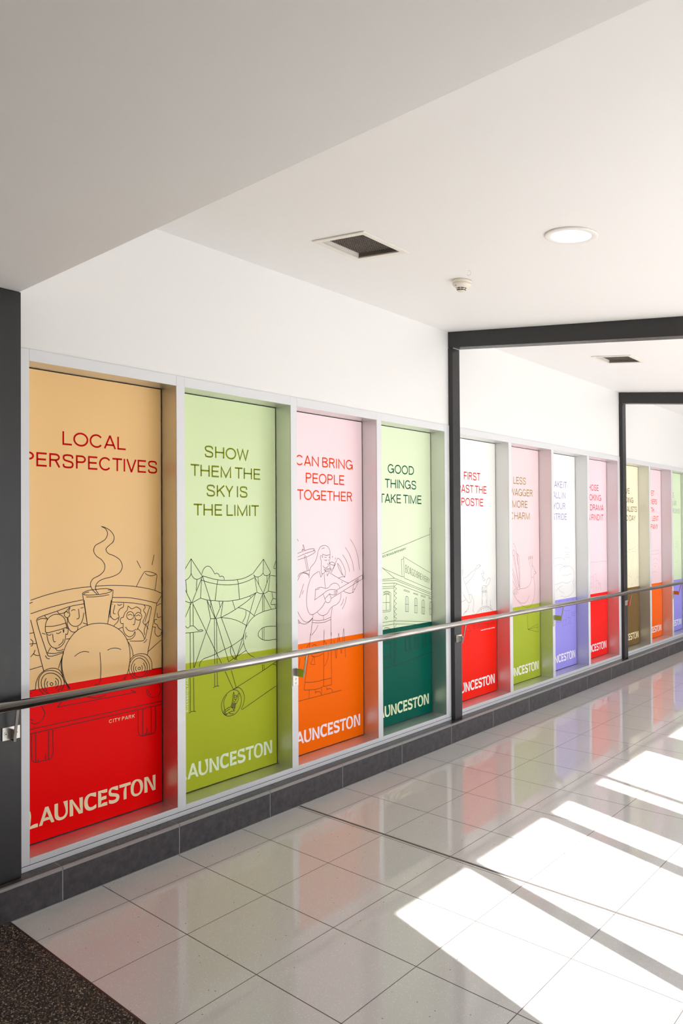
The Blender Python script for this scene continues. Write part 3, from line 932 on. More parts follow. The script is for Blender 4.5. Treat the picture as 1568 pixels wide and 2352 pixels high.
('s',[4526,8558,4623,8143,4731,7367,4861,8114,4985,8934,5103,8401,5233,7616,5358,8326,5477,9185,5566,8347,5647,7312]),
('s',[2513,8400,2627,8473,2787,8463,2914,8373]),
('s',[2371,7985,2495,7796,2876,7724,3263,7761,3524,7837]),
('s',[2590,7827,2524,7532,2365,7359,2744,7263,2714,7463,2685,7793]),
('s',[3596,8621,3824,8373,3986,7999,3948,7516,3780,7184,3582,7014]),
('s',[2011,8376,2124,8512,2250,8605]),
('s',[1870,7793,1880,7534,1959,7394]),
('s',[1439,7807,1376,7518,1313,7229]),
('l',[1579,8407,1554,8347]),
('l',[2226,5762,2222,5267]),
('l',[3342,5731,3338,5271]),
('s',[2763,5717,2762,5586,2921,5525,3146,5509,3274,5391,3306,5298]),
('l',[2838,5530,2761,5448]),
('s',[3800,5700,3832,5585,3997,5544,4196,5525,4329,5414,4395,5269]),
('l',[3911,5550,3831,5487]),
('l',[797,5235,5245,5253])],
4:[('l',[1189,13810,7397,15197]),
('l',[7645,15676,7363,15640,7439,12351,7502,11046]),
('l',[4074,13622,7438,12305]),
('l',[4074,13622,4115,12108,7502,11069]),
('l',[4073,13492,3802,13436,3860,12217,4116,12203]),
('l',[1191,13044,3860,12217]),
('l',[1191,13175,2974,12155]),
('l',[1183,12134,2974,12155,7579,10803]),
('l',[1181,12044,3079,12008,7577,10689]),
('l',[1179,11859,3041,11808,7575,10516]),
('l',[2920,11815,2877,8158]),
('l',[1177,11652,2917,11593]),
('l',[1175,11506,2916,11473]),
('l',[3290,11751,2917,11558,3215,11411,2913,11246,3211,11088,2910,10938,3207,10744,2905,10552,3202,10358,2901,10167,3198,9992,2897,9825,3193,9606,2892,9440,3190,9327,2974,9154]),
('s',[1673,11236,1948,11301,2225,11274,2434,11205,2538,11134]),
('l',[2538,11134,2524,9921,2418,9867,1157,9892]),
('s',[1670,11046,1877,11095,2223,11079,2431,10993]),
('l',[2431,10993,2419,9973,1159,10011]),
('l',[2029,11085,2016,9986]),
('l',[1165,10561,2426,10512]),
('l',[1776,11262,1780,11077]),
('l',[1879,11289,1884,11095]),
('l',[1983,11299,1980,11096]),
('l',[2086,11292,2084,11093]),
('l',[2190,11277,2188,11082]),
('l',[2294,11253,2271,11063]),
('l',[2399,11216,2348,11037]),
('p',[4083,11281,4747,11115,4746,11040,4082,11203]),
('p',[5257,10970,5790,10832,5789,10765,5256,10904]),
('p',[6191,10736,6714,10609,6713,10533,6190,10660]),
('l',[7573,10401,7173,10499,7188,10430,7572,10324]),
('s',[4244,10625,4297,10743,4430,10773,4556,10716,4628,10588]),
('l',[4244,10625,4232,9709,4617,9654,4628,10588]),
('l',[4430,10764,4431,9683]),
('l',[4239,10241,4623,10180]),
('s',[5357,10445,5419,10547,5533,10574,5648,10521,5708,10410]),
('l',[5357,10445,5360,9523,5703,9470,5708,10410]),
('l',[5533,10565,5535,9498]),
('l',[5351,10042,5710,9991]),
('s',[6286,10249,6342,10344,6459,10371,6576,10326,6638,10222]),
('l',[6286,10249,6290,9360,6626,9312,6638,10222]),
('l',[6459,10362,6454,9336]),
('l',[6280,9846,6632,9794]),
('s',[7271,10037,7328,10133,7433,10161,7529,10108]),
('l',[7271,10037,7292,9216,7557,9174]),
('l',[7433,10152,7428,9195]),
('l',[7266,9673,7563,9626]),
('p',[1997,9565,2169,9443,1995,9341,1824,9463]),
('l',[1149,9179,2889,9171,7550,8645]),
('l',[1147,8927,2886,8949,7547,8454]),
('l',[2883,8679,2852,6054]),
('l',[3185,8906,2883,8679,3180,8477,2879,8295,3175,8091,2874,7932,3169,7555,2868,7398,3164,7191,2864,7014,3160,6826,2860,6673,3156,6441,2856,6332,3152,6162,2937,6043]),
('s',[1712,8695,1851,8786,2058,8794,2335,8715,2508,8591,2612,8409]),
('l',[1851,8786,1868,8489]),
('l',[1975,8799,1971,8478]),
('l',[2092,8791,2089,8465]),
('l',[2210,8762,2207,8453]),
('l',[2335,8715,2318,8441]),
('l',[2474,8615,2415,8430]),
('l',[1270,7744,2463,7690]),
('l',[2465,7872,2514,6038]),
('l',[1259,6808,2452,6782]),
('l',[1258,6692,2451,6642]),
('l',[4135,7810,4175,6869,4829,6874,4819,7864]),
('l',[4261,7861,4271,6870]),
('l',[4676,7858,4694,6878]),
('l',[4274,7663,4674,7661]),
('l',[4148,7591,4265,7586]),
('l',[4145,7395,4270,7393]),
('l',[4157,7198,4268,7198]),
('l',[4163,7023,4273,7022]),
('l',[4681,7595,4823,7600]),
('l',[4686,7397,4820,7403]),
('l',[4683,7221,4825,7222]),
('l',[4696,7044,4823,7046]),
('l',[5323,7808,5312,6924,5870,6935,5882,7835]),
('l',[5460,7837,5464,6932]),
('l',[5736,7851,5740,6933]),
('l',[5458,7638,5741,7650]),
('l',[5320,7587,5465,7584]),
('l',[5318,7388,5462,7384]),
('l',[5315,7189,5467,7184]),
('l',[5740,7583,5879,7581]),
('l',[5745,7382,5876,7385]),
('l',[5743,7182,5874,7184]),
('l',[6269,7792,6297,6959,6824,6962,6820,7844]),
('l',[6402,7822,6422,6966]),
('l',[6685,7836,6689,6965]),
('l',[6407,7597,6690,7605]),
('l',[6274,7545,6414,7546]),
('l',[6279,7342,6419,7344]),
('l',[6284,7153,6417,7155]),
('l',[6689,7542,6824,7545]),
('l',[6687,7340,6821,7342]),
('l',[6692,7150,6826,7152]),
('l',[7239,7684,7246,7025,7528,7032]),
('l',[7376,7715,7383,7031]),
('l',[7374,7578,7535,7579]),
('l',[7236,7458,7380,7455]),
('l',[7241,7253,7378,7250]),
('c',[4417,8512,4579,8408,4504,8315,4326,8334,4254,8442]),
('s',[5314,8318,5429,8394,5529,8406,5658,8349,5734,8274]),
('l',[1216,5965,2937,6030,5288,6220,7519,6399])],
5:[('s',[2084,12842,2222,12602,2239,12249,2122,11786]),
('s',[2087,12373,2196,12310,2107,12197,2215,12104,2103,11962]),
('s',[2285,11671,2784,11751,3462,12074,4152,12341,4386,12542,4737,12649,4994,12608]),
('s',[2641,11169,3113,11378,3799,11818,4208,12279,4616,12394,4851,12493,5029,12576]),
('l',[4712,12547,4922,12550]),
('s',[2230,11692,2663,11109,3206,10126,3259,9944]),
('s',[2050,10619,2537,10115,3086,9660,3334,9688,3485,9927,3544,10101]),
('s',[3152,10278,3378,10322,3602,10157,3769,9906,3855,9600,3697,8956]),
('l',[1592,9720,2645,9942]),
('s',[3084,9542,2967,9196,2630,8989,2241,8788]),
('l',[3698,9015,3922,8787]),
('l',[2464,8974,2741,8991]),
('l',[5259,12232,5433,11980]),
('l',[5076,11875,5492,11946,5308,11620,5685,11355,5361,11263,5249,11623,5076,11875]),
('s',[5810,10980,5923,11281,6204,11462,6483,11435,6443,11221,6134,10900,5855,10824]),
('l',[5140,10777,5115,9228]),
('l',[5950,10726,5925,9224]),
('s',[5140,10777,5296,10877,5593,10901,5891,10791,5950,10726]),
('p',[5211,10742,5353,10745,5348,10429,5205,10426]),
('p',[5567,10762,5771,10768,5765,10444,5562,10445]),
('s',[5134,10412,5526,10435,5945,10420]),
('s',[5133,10321,5524,10343,5943,10327]),
('l',[5288,10402,5281,9976]),
('l',[5705,10405,5698,10007]),
('l',[5182,9740,5176,9375]),
('l',[5849,9720,5843,9384]),
('s',[4325,8751,4795,9043,5386,9176,5984,9158,6587,8954,7073,8602,7318,8456]),
('s',[4499,8766,5029,8993,5623,9083,6223,9015,6828,8686]),
('l',[6501,9641,6529,9144]),
('l',[6372,9218,6711,9067]),
('l',[5029,8993,5060,8747]),
('l',[5384,9054,5414,8734]),
('l',[5742,9073,5773,8746]),
('l',[6102,9031,6122,8746]),
('l',[6465,8933,6486,8746]),
('l',[3861,8523,4325,8751]),
('l',[3678,7793,6080,7705,7183,7814]),
('l',[3676,7674,6078,7582,7181,7721]),
('l',[3674,7537,6076,7490,7180,7627]),
('l',[3678,7793,3674,7537]),
('l',[4554,8580,4536,7496]),
('l',[6095,8595,6076,7490]),
('l',[2611,7754,2627,7399,3388,7389,3056,7708])],
6:[('s',[2359,14303,2626,14234,2890,13935,3019,13606]),
('c',[2548,13702,2748,13580,2772,13417,2607,13213,2406,13265,2343,13461,2400,13622]),
('s',[3083,13408,3488,13134,3579,12868,3640,10303]),
('s',[3219,13371,3281,13075,3208,12816,3336,12385]),
('l',[2472,13218,3504,10378]),
('l',[2674,13224,3531,10343]),
('l',[1817,12872,3367,10386]),
('l',[1810,12474,3161,10334]),
('l',[1798,11557,3024,10277]),
('s',[2951,13607,3403,12284,3571,10308]),
('s',[3570,10229,4472,10218,5325,10398,5763,10775,5843,11174]),
('s',[6277,11084,6484,10463,6500,9784,6238,9125,5719,8559,5144,8472,4440,8563,3613,8926,2807,9510,2478,9923]),
('s',[5378,9490,5014,9083,4446,8894,3752,8981,3210,9285]),
('s',[5813,11849,5775,11380,5987,11133,6279,11152,6430,11415]),
('l',[6430,11415,6799,11465,6582,11679,6294,11929]),
('s',[5900,11845,6006,12077,6153,12138,6294,11929]),
('l',[6434,11618,6771,11534]),
('l',[5713,11887,5303,12943]),
('l',[5934,12113,5663,12999]),
('l',[6081,12175,6024,12987]),
('c',[5305,13024,5491,13018,5517,12869,5343,12795]),
('c',[5635,13054,5779,13029,5776,12874,5632,12865]),
('c',[5996,13042,6156,13017,6138,12862,6007,12853]),
('l',[5002,8484,5062,6478]),
('l',[5062,6478,7029,6769,6962,6415,7103,6026,5062,6478]),
('l',[5062,6478,7068,6486]),
('l',[1846,9633,2687,10299,2549,10113,2958,10346,2845,10093,3230,10395,3158,10138,3666,10223]),
('l',[2412,9979,2812,9770]),
('l',[2682,10039,3082,9751]),
('l',[2953,10086,3289,9868])],
7:[('s',[2635,12683,3674,12735,4465,12651,4862,12463]),
('s',[4753,13570,5024,13651,5363,13672,5702,13618,5974,13512]),
('s',[4812,13191,5353,13235,5965,13130]),
('s',[4873,12928,5415,12999,5959,12895]),
('s',[4870,12812,4797,12524,4922,12112,5254,11866]),
('s',[5957,12777,6019,12482,5803,12078,5593,11852]),
('s',[4937,12781,5408,12678,5957,12777]),
('s',[2618,11889,3267,12062,4054,12059,4847,11767]),
('s',[4715,11888,5115,11709,5661,11849]),
('s',[3644,11416,4312,11760,5389,11861,6346,11703,6894,11325,7020,10725,6726,10148]),
('s',[4295,11010,5097,10941,6330,11026]),
('s',[4545,10274,5486,10162,6314,10349]),
('s',[2580,10161,3488,10249,4546,10332]),
('s',[3347,9772,3863,9452,4655,9225]),
('s',[6726,10148,6995,9658,6704,9203,5867,8908,4914,8830,3854,9022]),
('s',[2823,9521,3478,9821,4405,9993]),
('s',[3568,7983,4219,7641,5288,7463,6109,7480,6674,7905]),
('l',[5383,8650,5367,7951]),
('l',[5153,7474,5159,6572]),
('l',[5697,7457,5542,6652]),
('l',[4596,6625,4257,6370,4317,6075,5324,6078,4856,6253,5065,6581,4596,6625]),
('l',[5408,6781,6091,6689,5532,6244,6076,6074,6152,6360]),
('l',[6241,7204,7359,7195]),
('l',[6306,7051,7073,7012]),
('l',[6301,6816,6999,6841]),
('l',[2889,6674,3735,6650]),
('l',[2886,6533,4127,6497]),
('l',[3583,8668,3573,8211]),
('l',[6689,8554,6746,8017])],
8:[('l',[2508,12003,7276,11983]),
('l',[3811,10478,3769,8802]),
('l',[4516,10692,4466,8754]),
('l',[4498,10004,5047,9973,5098,8900]),
('l',[5042,9785,5515,9663,5733,8858]),
('l',[5434,9636,5593,9627,5814,8916]),
('l',[2544,10259,3428,10498,3889,10505]),
('l',[2528,9791,3409,9768]),
('l',[2519,9423,3400,9397]),
('l',[4204,10676,4594,10688]),
('l',[4480,9317,4793,9297]),
('l',[2551,7652,7159,7609]),
('l',[3074,8571,3070,8417]),
('l',[4933,8628,4960,8469])],
9:[('s',[3828,13821,4409,13772,4819,13417,4600,13114,3965,12861]),
('l',[4179,13047,5232,13060,6421,13383,6402,12757,5226,12866,4691,12649,3298,12927]),
('l',[4899,12566,5186,11551,4723,10180]),
('l',[5642,12544,5459,9989]),
('l',[4046,12053,4570,12113]),
('s',[3886,10145,4506,9960,5029,9817]),
('s',[3908,10909,4313,10508,4511,10114]),
('l',[6635,9694,7405,9811]),
('l',[5540,9131,5110,9001,4679,8719]),
('l',[6413,9549,6188,9249]),
('l',[5285,7752,5459,6422]),
('s',[4220,7367,5057,7227,6354,7599])],
10:[('l',[3814,12693,6609,12771]),
('l',[3300,12280,6469,12306]),
('l',[6609,12771,6505,9694]),
('l',[4168,12602,4162,12438]),
('s',[4114,10961,5083,11171,6051,10884,6280,10373]),
('s',[4082,9978,5049,10138,6017,9885]),
('s',[4374,11609,5345,11741,6072,11508]),
('c',[4709,10814,5072,10840,5311,10706,4944,10639]),
('s',[6302,7325,6174,7208,6543,7141,6291,6991])],
11:[('s',[5164,13772,5987,13581,6114,13224,5410,12973,4733,13251]),
('s',[5407,12884,6221,12332,5923,11808]),
('s',[4654,11057,5614,10977,6182,11267]),
('s',[4297,12472,4689,12022,4534,11500]),
('s',[5014,13422,5423,13326,5842,13406])]}
TEXT = {1:[('headline','LOCAL','',[2147,19524,5439,19563,5441,20172,2148,20145]),
('headline','ERSPECTIVES','P',[922,18477,7254,18517,7256,19153,923,19095]),
('caption','CITY PARK','',[4484,6469,5906,6469,5906,6634,4484,6634])],
2:[('headline','SHOW','',[2237,19487,5388,19544,5391,20150,2240,20083]),
('headline','THEM THE','',[1309,18474,6253,18489,6257,19099,1312,19073]),
('headline','SKY IS','',[2358,17420,5280,17424,5284,18048,2361,18011]),
('headline','THE LIMIT','',[1490,16372,6136,16385,6139,16977,1493,16973]),
('caption','RIVERBEND PARK','',[1100,6142,1100,8014,974,8014,974,6142])],
3:[('headline','AN BRING','C',[1864,19534,6495,19562,6501,20183,1869,20140]),
('headline','PEOPLE','',[2020,18483,5626,18507,5632,19102,2025,19085]),
('headline','TOGETHER','',[1277,17433,6420,17442,6426,18044,1282,18027])],
4:[('headline','GOOD','',[2278,19534,5422,19574,5430,20162,2285,20133]),
('headline','THINGS','',[1963,18481,5668,18499,5676,19119,1970,19085]),
('headline','AKE TIME','T',[1918,17432,6322,17452,6330,18047,1925,18032]),
('caption','ES BOAG BREWERY','',[1652,13636,4375,14138,4349,14281,1625,13779]),
('sign_text','BOAGS BREWERY','',[4281,12479,7323,11513,7328,11900,4288,13069])],
5:[('headline','FIRST','',[2498,19620,5023,19638,5032,20233,2507,20214]),
('headline','AST THE','P',[2086,18581,6004,18583,6014,19185,2094,19143]),
('headline','POSTIE','',[2091,17510,5449,17520,5459,18117,2100,18095]),
('caption','LAUNCESTON POST OFFICE','',[4906,7226,7173,7226,7173,7305,4906,7305])],
6:[('headline','LESS','',[2607,19579,4935,19580,4947,20200,2619,20177]),
('headline','AGGER','W',[2851,18571,6232,18542,6244,19138,2862,19125]),
('headline','MORE','',[2373,17492,5199,17479,5211,18100,2383,18075]),
('headline','HARM','C',[2719,16431,5625,16423,5637,17047,2730,17022])],
7:[('headline','AKE IT','',[2709,19548,5498,19601,5512,20195,2722,20179]),
('headline','LL IN','A',[3049,18517,5194,18521,5208,19140,3062,19122]),
('headline','OUR','Y',[3026,17472,5132,17479,5146,18098,3039,18072]),
('headline','TRIDE','S',[2881,16411,5400,16414,5414,17029,2894,16999])],
8:[('headline','OSE','H',[3436,19534,5395,19573,5412,20209,3453,20175]),
('headline','OKING','',[2982,18503,6057,18539,6074,19160,2998,19141]),
('headline','DRAMA','',[3127,17461,6697,17503,6714,18116,3142,18071]),
('headline','FIND IT','N ',[3458,16418,6638,16434,6654,17005,3474,17029])],
9:[('headline','E','V',[4146,19562,4699,19580,4717,20192,4164,20171]),
('headline','ING','D',[4181,18507,5856,18529,5873,19106,4199,19117]),
('headline','ALISTS','',[3821,17463,6943,17448,6962,18072,3839,18054]),
('headline','DAY','D ',[4495,16439,6521,16424,6540,17029,4512,17009])],
10:[('headline','ET','',[3987,19554,5000,19585,5022,20242,4008,20206]),
('headline','NERS','',[3777,18509,5996,18557,6016,19174,3797,19116]),
('headline','TH','',[3796,17540,4883,17554,4900,18096,3813,18077]),
('headline','ENT','L',[4693,16418,6445,16426,6467,17063,4713,17046]),
('headline','PANY','',[3676,15393,6202,15383,6222,16001,3696,15999])],
11:[('headline','E','',[4084,19567,4572,19580,4594,20185,4106,20169]),
('headline','LAR','',[4047,18521,5549,18551,5570,19141,4068,19104]),
('headline','RUNS','',[4011,17503,6839,17539,6861,18134,4032,18086])]}
SPLIT = 0.867
# upper colour, lower colour, headline, wordmark, label
P = {
 1: ((248, 203, 134), (252, 2, 6), (198, 8, 6), (255, 236, 196), 'tan and red poster reading LOCAL PERSPECTIVES with a steam train drawing'),
 2: ((218, 236, 184), (176, 188, 48), (124, 134, 20), (232, 246, 210), 'pale green and olive poster reading SHOW THEM THE SKY IS THE LIMIT'),
 3: ((252, 224, 230), (255, 110, 0), (232, 70, 16), (255, 240, 248), 'pink and orange poster reading CAN BRING PEOPLE TOGETHER, guitarist drawing'),
 4: ((226, 240, 204), (0, 92, 76), (10, 92, 62), (232, 246, 202), 'pale green and dark teal poster reading GOOD THINGS TAKE TIME'),
 5: ((250, 250, 246), (255, 34, 18), (214, 32, 40), (255, 252, 250), 'white and red poster reading FIRST PAST THE POSTIE'),
 6: ((250, 218, 222), (172, 188, 54), (170, 146, 84), (252, 250, 244), 'pink and lime poster reading LESS, MORE CHARM with a peacock drawing'),
 7: ((250, 250, 250), (158, 152, 240), (166, 158, 200), (252, 250, 255), 'white and lavender poster reading TAKE IT ALL IN YOUR STRIDE'),
 8: ((252, 222, 232), (255, 26, 22), (226, 70, 84), (255, 236, 240), 'pink and red poster reading DRAMA, FIND IT beside the second dark portal'),
 9: ((255, 248, 214), (124, 96, 52), (120, 98, 50), (250, 238, 190), 'cream and brown poster just past the second dark portal'),
 10: ((252, 222, 230), (255, 104, 0), (238, 90, 60), (255, 240, 236), 'pink and orange poster, small and far, between cream and green ones'),
 11: ((226, 246, 206), (158, 152, 240), (150, 176, 166), (246, 246, 255), 'pale green and lavender poster at the far right edge'),
}
HEADLINE_Z = [1.9535, 1.849, 1.744, 1.640, 1.5385]
def sheet(name, rgb, rough=0.30, spec=0.06):
    m = mat(name, srgb(*rgb), rough, 0.0, spec)
    t = NT(m)
    t.rough(t.ramp(t.noise(20, 2), [(0.3, (rough - 0.02,) * 3), (0.7, (rough + 0.02,) * 3)]))
    return m
LINK = {}
for n in range(1, 12):
    b, i = divmod(n - 1, 4)
    yl, yr = OPEN[i][0] + BAY * b, OPEN[i][1] + BAY * b
    w = yr - yl
    up_c, lo_c, hd_c, wm_c, label = P[n]
    t = thing('poster_display', label, 'poster', (XP, yl, 0), 'poster displays set into the corridor wall')
    g = 0.0046                                                   # dark gasket line round the sheet
    bm = B()
    fs = bx(bm, -0.012, 0.0, g, w - g, SPLIT, OZ1 - g)
    f2 = bx(bm, -0.012, 0.0, g, w - g, OZ0 + g, SPLIT - 0.00002)
    for f in f2: f.material_index = 1
    obj('poster_panel', bm, [sheet('poster_upper', up_c, 0.24, 0.60), sheet('poster_lower', lo_c)], t)
    bm = B()
    for a in ((0.0008, g, OZ0, OZ1), (w - g, w - 0.0008, OZ0, OZ1), (g, w - g, OZ0, OZ0 + g), (g, w - g, OZ1 - g, OZ1)):
        bx(bm, -0.012, -0.004, *a)
    obj('gasket', bm, M_GASKET, t)
    bm = B()
    xa, xb, th = -0.02, XF - 0.0045 - XP, 0.012
    bx(bm, xa, xb, -th, 0.0, OZ0 - th, OZ1 + th)
    bx(bm, xa, xb, w, w + th, OZ0 - th, OZ1 + th)
    bx(bm, xa, xb, 0.0, w, OZ1, OZ1 + th)
    bx(bm, xa, xb, 0.0, w, OZ0 - th, OZ0)
    obj('side_lining', bm, M_LINING, t)
    # printed headline, caption, wordmark, line drawing
    head_m, word_m = sheet('headline_ink', hd_c), sheet('wordmark_ink', wm_c)
    bh, bc, bs = B(), B(), B()
    for kind, text, prefix, q in TEXT[n]:
        quad = [(q[k] / 1e4, q[k + 1] / 1e4) for k in range(0, 8, 2)]
        if kind == 'headline':
            zb = min(HEADLINE_Z, key=lambda z: abs(z - (quad[0][1] + quad[1][1]) / 2))
            a, c = (quad[0][0] + quad[3][0]) / 2, (quad[1][0] + quad[2][0]) / 2
            write(bh, text, prefix, [(a, zb), (c, zb), (c, zb + CAP), (a, zb + CAP)], 0.0007, 0.0083)
            obj('headline', bh, head_m, t, False); bh = B()
        elif kind == 'caption':
            write(bc, text, prefix, quad, 0.0007, 0.0024, GB, track=0.05)
        else:
            write(bs, text, prefix, quad, 0.0008, 0.0026, GL, track=0.10)
    bh.free()
    if len(bc.faces): obj('caption', bc, head_m if n == 4 else word_m, t, False)
    else: bc.free()
    bm = B(); wordmark(bm, 0.0007); obj('wordmark', bm, word_m, t, False)
    bm = bs
    for flag, q in ART[n]:
        pts = [(min(max(q[k] / 1e4, 0.006), w - 0.0065), q[k + 1] / 1e4) for k in range(0, len(q), 2)]
        if flag in 'sc': pts = catmull(pts, flag == 'c')
        ribbon(bm, pts, {1: 0.0030, 2: 0.0030, 3: 0.0023, 4: 0.0023, 5: 0.0017, 6: 0.0019}.get(n, 0.0013), 0.0008, flag in 'cp')
    obj('line_drawing', bm, M_INK, t, False)

# ------------------------------------------------------------------ handrail and its brackets
RX, RZ, RR = 0.018, 0.8645, 0.0197
hr = thing('handrail', 'long brushed stainless handrail running along the poster wall', 'handrail', (RX, 0, RZ))
bm = B(); tube_y(bm, 0, 0, RR, -1.6, 14.6); obj('rail_tube', bm, M_STEEL, hr)
def bracket(y, on_post):
    xw = (-0.043 if on_post else XF) - RX + 0.0003
    pl = [(-0.0365, 0.0365, -0.1485, -0.0955)] if on_post else [(-0.022, 0.022, -0.2045, -0.1035)]
    bm = B()
    for a, b_, c, d in pl: bx(bm, xw, xw + 0.005, y + a, y + b_, c, d, 0.001)
    plate = obj('bracket', bm, M_PLATE, hr)
    bm = B()
    x_tip, x_top = -0.031, -0.002
    z0, z1 = -0.1485, -0.1035
    bx(bm, xw + 0.005, x_tip + 0.004, y - 0.003, y + 0.003, z0, z1)
    # leaning flat bar up to the tube
    q = [(x_tip, z0 - 0.004), (x_tip + 0.005, z0 - 0.004), (x_top + 0.005, -RR + 0.001), (x_top, -RR + 0.001)]
    prism(bm, q, y - 0.0055, y + 0.0055)
    obj('arm', bm, M_STEEL, plate)
    spots = [(y - 0.0225, -0.122), (y + 0.0225, -0.122)] if on_post else [(y + 0.002, -0.1655), (y + 0.002, -0.1895)]
    for sy, sz in spots:
        bm = B()
        for r, xo, m_i in ((0.0068, 0.0016, 0), (0.0026, 0.0019, 1)):
            vs = [bm.verts.new((xw + 0.005 + xo, sy + r * math.cos(2 * PI * k / 20), sz + r * math.sin(2 * PI * k / 20))) for k in range(20)]
            f = bm.faces.new(vs); f.material_index = m_i
            if m_i == 0:
                vb = [bm.verts.new((xw + 0.005, v.co.y * 1 + (v.co.y - sy) * .15, v.co.z + (v.co.z - sz) * .15)) for v in vs]
                for k in range(20): bm.faces.new((vb[k], vb[(k + 1) % 20], vs[(k + 1) % 20], vs[k]))
        obj('screw', bm, [M_PLATE, M_HOLE], plate)
for b in range(4):
    bracket(POSTS[b] + 0.055, True)
    if b < 3: bracket((OPEN[1][1] + OPEN[2][0]) / 2 + BAY * b, False)

# ------------------------------------------------------------------ entrance mat
mt = thing('floor_mat', 'dark brown granular mat in the lower left corner', 'mat', (0, 0, 0))
bm = B(); bx(bm, 0.002, 2.6, -3.0, 1.362, 0.0, 0.004); obj('mat_surface', bm, M_MAT, mt)
bm = B(); bx(bm, 0.002, 2.6, 1.362, 1.369, 0.0, 0.0045); obj('edge_strip', bm, M_MATEDGE, mt)

# ------------------------------------------------------------------ ceiling fittings (local z = 0 on the sloping ceiling)
SL = math.atan(0.123)
def on_ceiling(o, x, y):
    o.location = (x, y, ceil_z(x)); o.rotation_euler = (0, SL, 0)
def vent(x, y, lx, ly, label):
    t = thing('ceiling_vent', label, 'ceiling vent', (0, 0, 0), 'square ceiling vents')
    hx, hy = lx / 2, ly / 2
    fr = 0.030
    bm = B()
    for a in ((-hx, hx, -hy, -hy + fr), (-hx, hx, hy - fr, hy), (-hx, -hx + fr, -hy + fr, hy - fr), (hx - fr, hx, -hy + fr, hy - fr)):
        bx(bm, a[0], a[1], a[2], a[3], -0.007, -0.0005, 0.0015)
    obj('vent_frame', bm, M_VENT, t)
    ix, iy = hx - fr, hy - fr
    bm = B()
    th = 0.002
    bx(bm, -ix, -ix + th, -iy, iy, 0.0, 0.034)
    obj('throat_lit_side', bm, M_VENT, t)
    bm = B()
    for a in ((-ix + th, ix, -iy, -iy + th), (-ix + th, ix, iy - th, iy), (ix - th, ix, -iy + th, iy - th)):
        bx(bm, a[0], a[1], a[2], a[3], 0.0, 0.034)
    obj('throat_shaded_sides', bm, M_GRILLE, t)
    # eggcrate core: two crossing families of thin blades
    bm = B()
    pitch = 0.0125
    def blade(ax, ay, bx_, by_):
        d = Vector((bx_ - ax, by_ - ay)); L = d.length
        if L < 0.004: return
        nrm = Vector((-d.y, d.x)) / L * 0.0014
        vs = []
        for z in (0.018, 0.0215):
            for px, py in ((ax + nrm.x, ay + nrm.y), (bx_ + nrm.x, by_ + nrm.y), (bx_ - nrm.x, by_ - nrm.y), (ax - nrm.x, ay - nrm.y)):
                vs.append(bm.verts.new((px, py, z)))
        for q in ((0, 1, 2, 3), (7, 6, 5, 4), (0, 4, 5, 1), (1, 5, 6, 2), (2, 6, 7, 3), (3, 7, 4, 0)): bm.faces.new([vs[k] for k in q])
    jx, jy = ix - th, iy - th
    n_a, n_b = int(2 * jx / pitch), int(2 * jy / pitch)
    for k in range(1, n_a): blade(-jx + 2 * jx * k / n_a, -jy, -jx + 2 * jx * k / n_a, jy)
    for k in range(1, n_b): blade(-jx, -jy + 2 * jy * k / n_b, jx, -jy + 2 * jy * k / n_b)
    obj('vent_grille', bm, M_GRILLE, t)
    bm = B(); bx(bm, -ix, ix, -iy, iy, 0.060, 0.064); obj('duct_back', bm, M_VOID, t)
    on_ceiling(t, x, y)
    return t
VENTS = [(0.670, 2.782, 0.325, 0.345, 'near square ceiling vent with dusty dark grille'),
         (0.677, 6.076, 0.325, 0.345, 'far square ceiling vent beyond the first dark portal beam')]
LAMPS = [(1.614, 3.070)]
# cut the ceiling round the vents and the lamp
cut = B()
for x, y, lx, ly, _ in VENTS: bx(cut, x - lx / 2 + .028, x + lx / 2 - .028, y - ly / 2 + .028, y + ly / 2 - .028, 2.7, 3.10)
me = bpy.data.meshes.new('cut'); bmesh.ops.recalc_face_normals(cut, faces=cut.faces); cut.to_mesh(me); cut.free()
co = bpy.data.objects.new('cut', me); C.objects.link(co)
ce = bpy.data.objects['ceiling']
md = ce.modifiers.new('cut', 'BOOLEAN'); md.object = co; md.operation = 'DIFFERENCE'; md.solver = 'EXACT'
dg = bpy.context.evaluated_depsgraph_get()
me2 = bpy.data.meshes.new_from_object(ce.evaluated_get(dg))
ce.modifiers.clear(); ce.data = me2
bpy.data.objects.remove(co)
for v in VENTS: vent(*v)

dl = thing('downlight', 'round recessed downlight glowing white in the ceiling', 'ceiling light')
bm = B(); lathe(bm, [(0.1115, -0.0005), (0.1115, -0.006), (0.106, -0.0085), (0.086, -0.0075), (0.083, -0.0045), (0.083, -0.0005)], 64, True)
obj('trim_ring', bm, M_LAMPRING, dl)
bm = B(); lathe(bm, [(0.0825, -0.0015), (0.0825, -0.0045), (0, -0.0052)], 64); obj('diffuser', bm, M_LAMP, dl)
on_ceiling(dl, 1.612, 3.066)

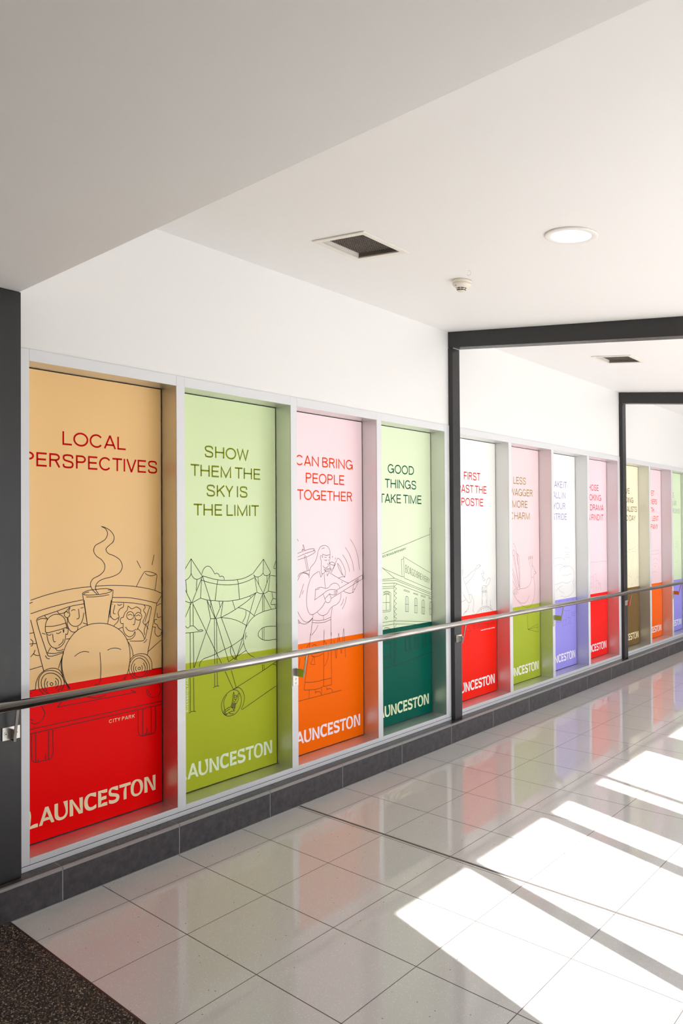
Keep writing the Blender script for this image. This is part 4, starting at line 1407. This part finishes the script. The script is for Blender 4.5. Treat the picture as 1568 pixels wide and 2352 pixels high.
sd_ = thing('smoke_detector', 'cream smoke detector on the ceiling before the first portal beam', 'smoke detector')
bm = B(); lathe(bm, [(0, -0.0005), (0.052, -0.0005), (0.054, -0.012), (0.053, -0.016), (0.0515, -0.0175), (0, -0.0175)], 48); obj('mounting_base', bm, M_PLASTIC, sd_)
bm = B(); lathe(bm, [(0, -0.018), (0.0515, -0.018), (0.0525, -0.024), (0.046, -0.032), (0.032, -0.042), (0.030, -0.0425), (0, -0.0425)], 48)
obj('detector_body', bm, M_PLASTIC, sd_)
bm = B(); lathe(bm, [(0, -0.0425), (0.027, -0.0425), (0.0245, -0.0555), (0, -0.0555)], 40); obj('sensing_chamber', bm, M_HOLE, sd_)
bm = B(); lathe(bm, [(0.0255, -0.0475), (0.0285, -0.0472), (0.027, -0.0505), (0.0245, -0.0505)], 40, True)
for k in range(8):
    a = 2 * PI * k / 8 + 0.35
    c_, s_ = math.cos(a), math.sin(a)
    vs = []
    for r, z in ((0.0305, -0.042), (0.0235, -0.0562)):
        for d in (-0.0016, 0.0016): vs.append(bm.verts.new((r * c_ - d * s_, r * s_ + d * c_, z)))
        for d in (-0.0016, 0.0016): vs.append(bm.verts.new(((r - .004) * c_ - d * s_, (r - .004) * s_ + d * c_, z)))
    for q in ((0, 1, 5, 4), (2, 6, 7, 3), (0, 4, 6, 2), (1, 3, 7, 5)): bm.faces.new([vs[i] for i in q])
obj('vent_ring', bm, M_PLASTIC, sd_)
bm = B(); lathe(bm, [(0, -0.0558), (0.0245, -0.0558), (0.021, -0.0605), (0, -0.0612)], 40); obj('detector_cap', bm, M_PLASTIC, sd_)
bm = B(); lathe(bm, [(0, -0.0015), (0.0026, -0.0015), (0.0026, 0.0015), (0, 0.0015)], 12)
li = obj('indicator_light', bm, M_HOLE, sd_); li.location = (-0.012, -0.0415, -0.0345)
on_ceiling(sd_, 0.790, 3.512)

hk = thing('ceiling_hook', 'tiny wire hook in the ceiling above the smoke detector', 'hook')
bm = B()
pts = [Vector((0.012 * math.sin(a), 0, -0.013 + 0.012 * math.cos(a))) for a in [math.radians(v) for v in range(0, 250, 12)]]
ring_prev = None
for i, p_ in enumerate(pts):
    d_ = (pts[min(i + 1, len(pts) - 1)] - pts[max(i - 1, 0)]).normalized()
    n1 = Vector((0, 1, 0)); n2 = d_.cross(n1)
    ring = [bm.verts.new(p_ + (n1 * math.cos(a) + n2 * math.sin(a)) * 0.0014) for a in [2 * PI * k / 8 for k in range(8)]]
    if ring_prev:
        for k in range(8): bm.faces.new((ring_prev[k], ring_prev[(k + 1) % 8], ring[(k + 1) % 8], ring[k]))
    ring_prev = ring
obj('hook_wire', bm, M_LAMPRING, hk)
bm = B(); lathe(bm, [(0, 0.0), (0.005, 0.0), (0.004, -0.0025), (0, -0.0025)], 16); obj('hook_base', bm, M_LAMPRING, hk)
on_ceiling(hk, 0.925, 3.362)
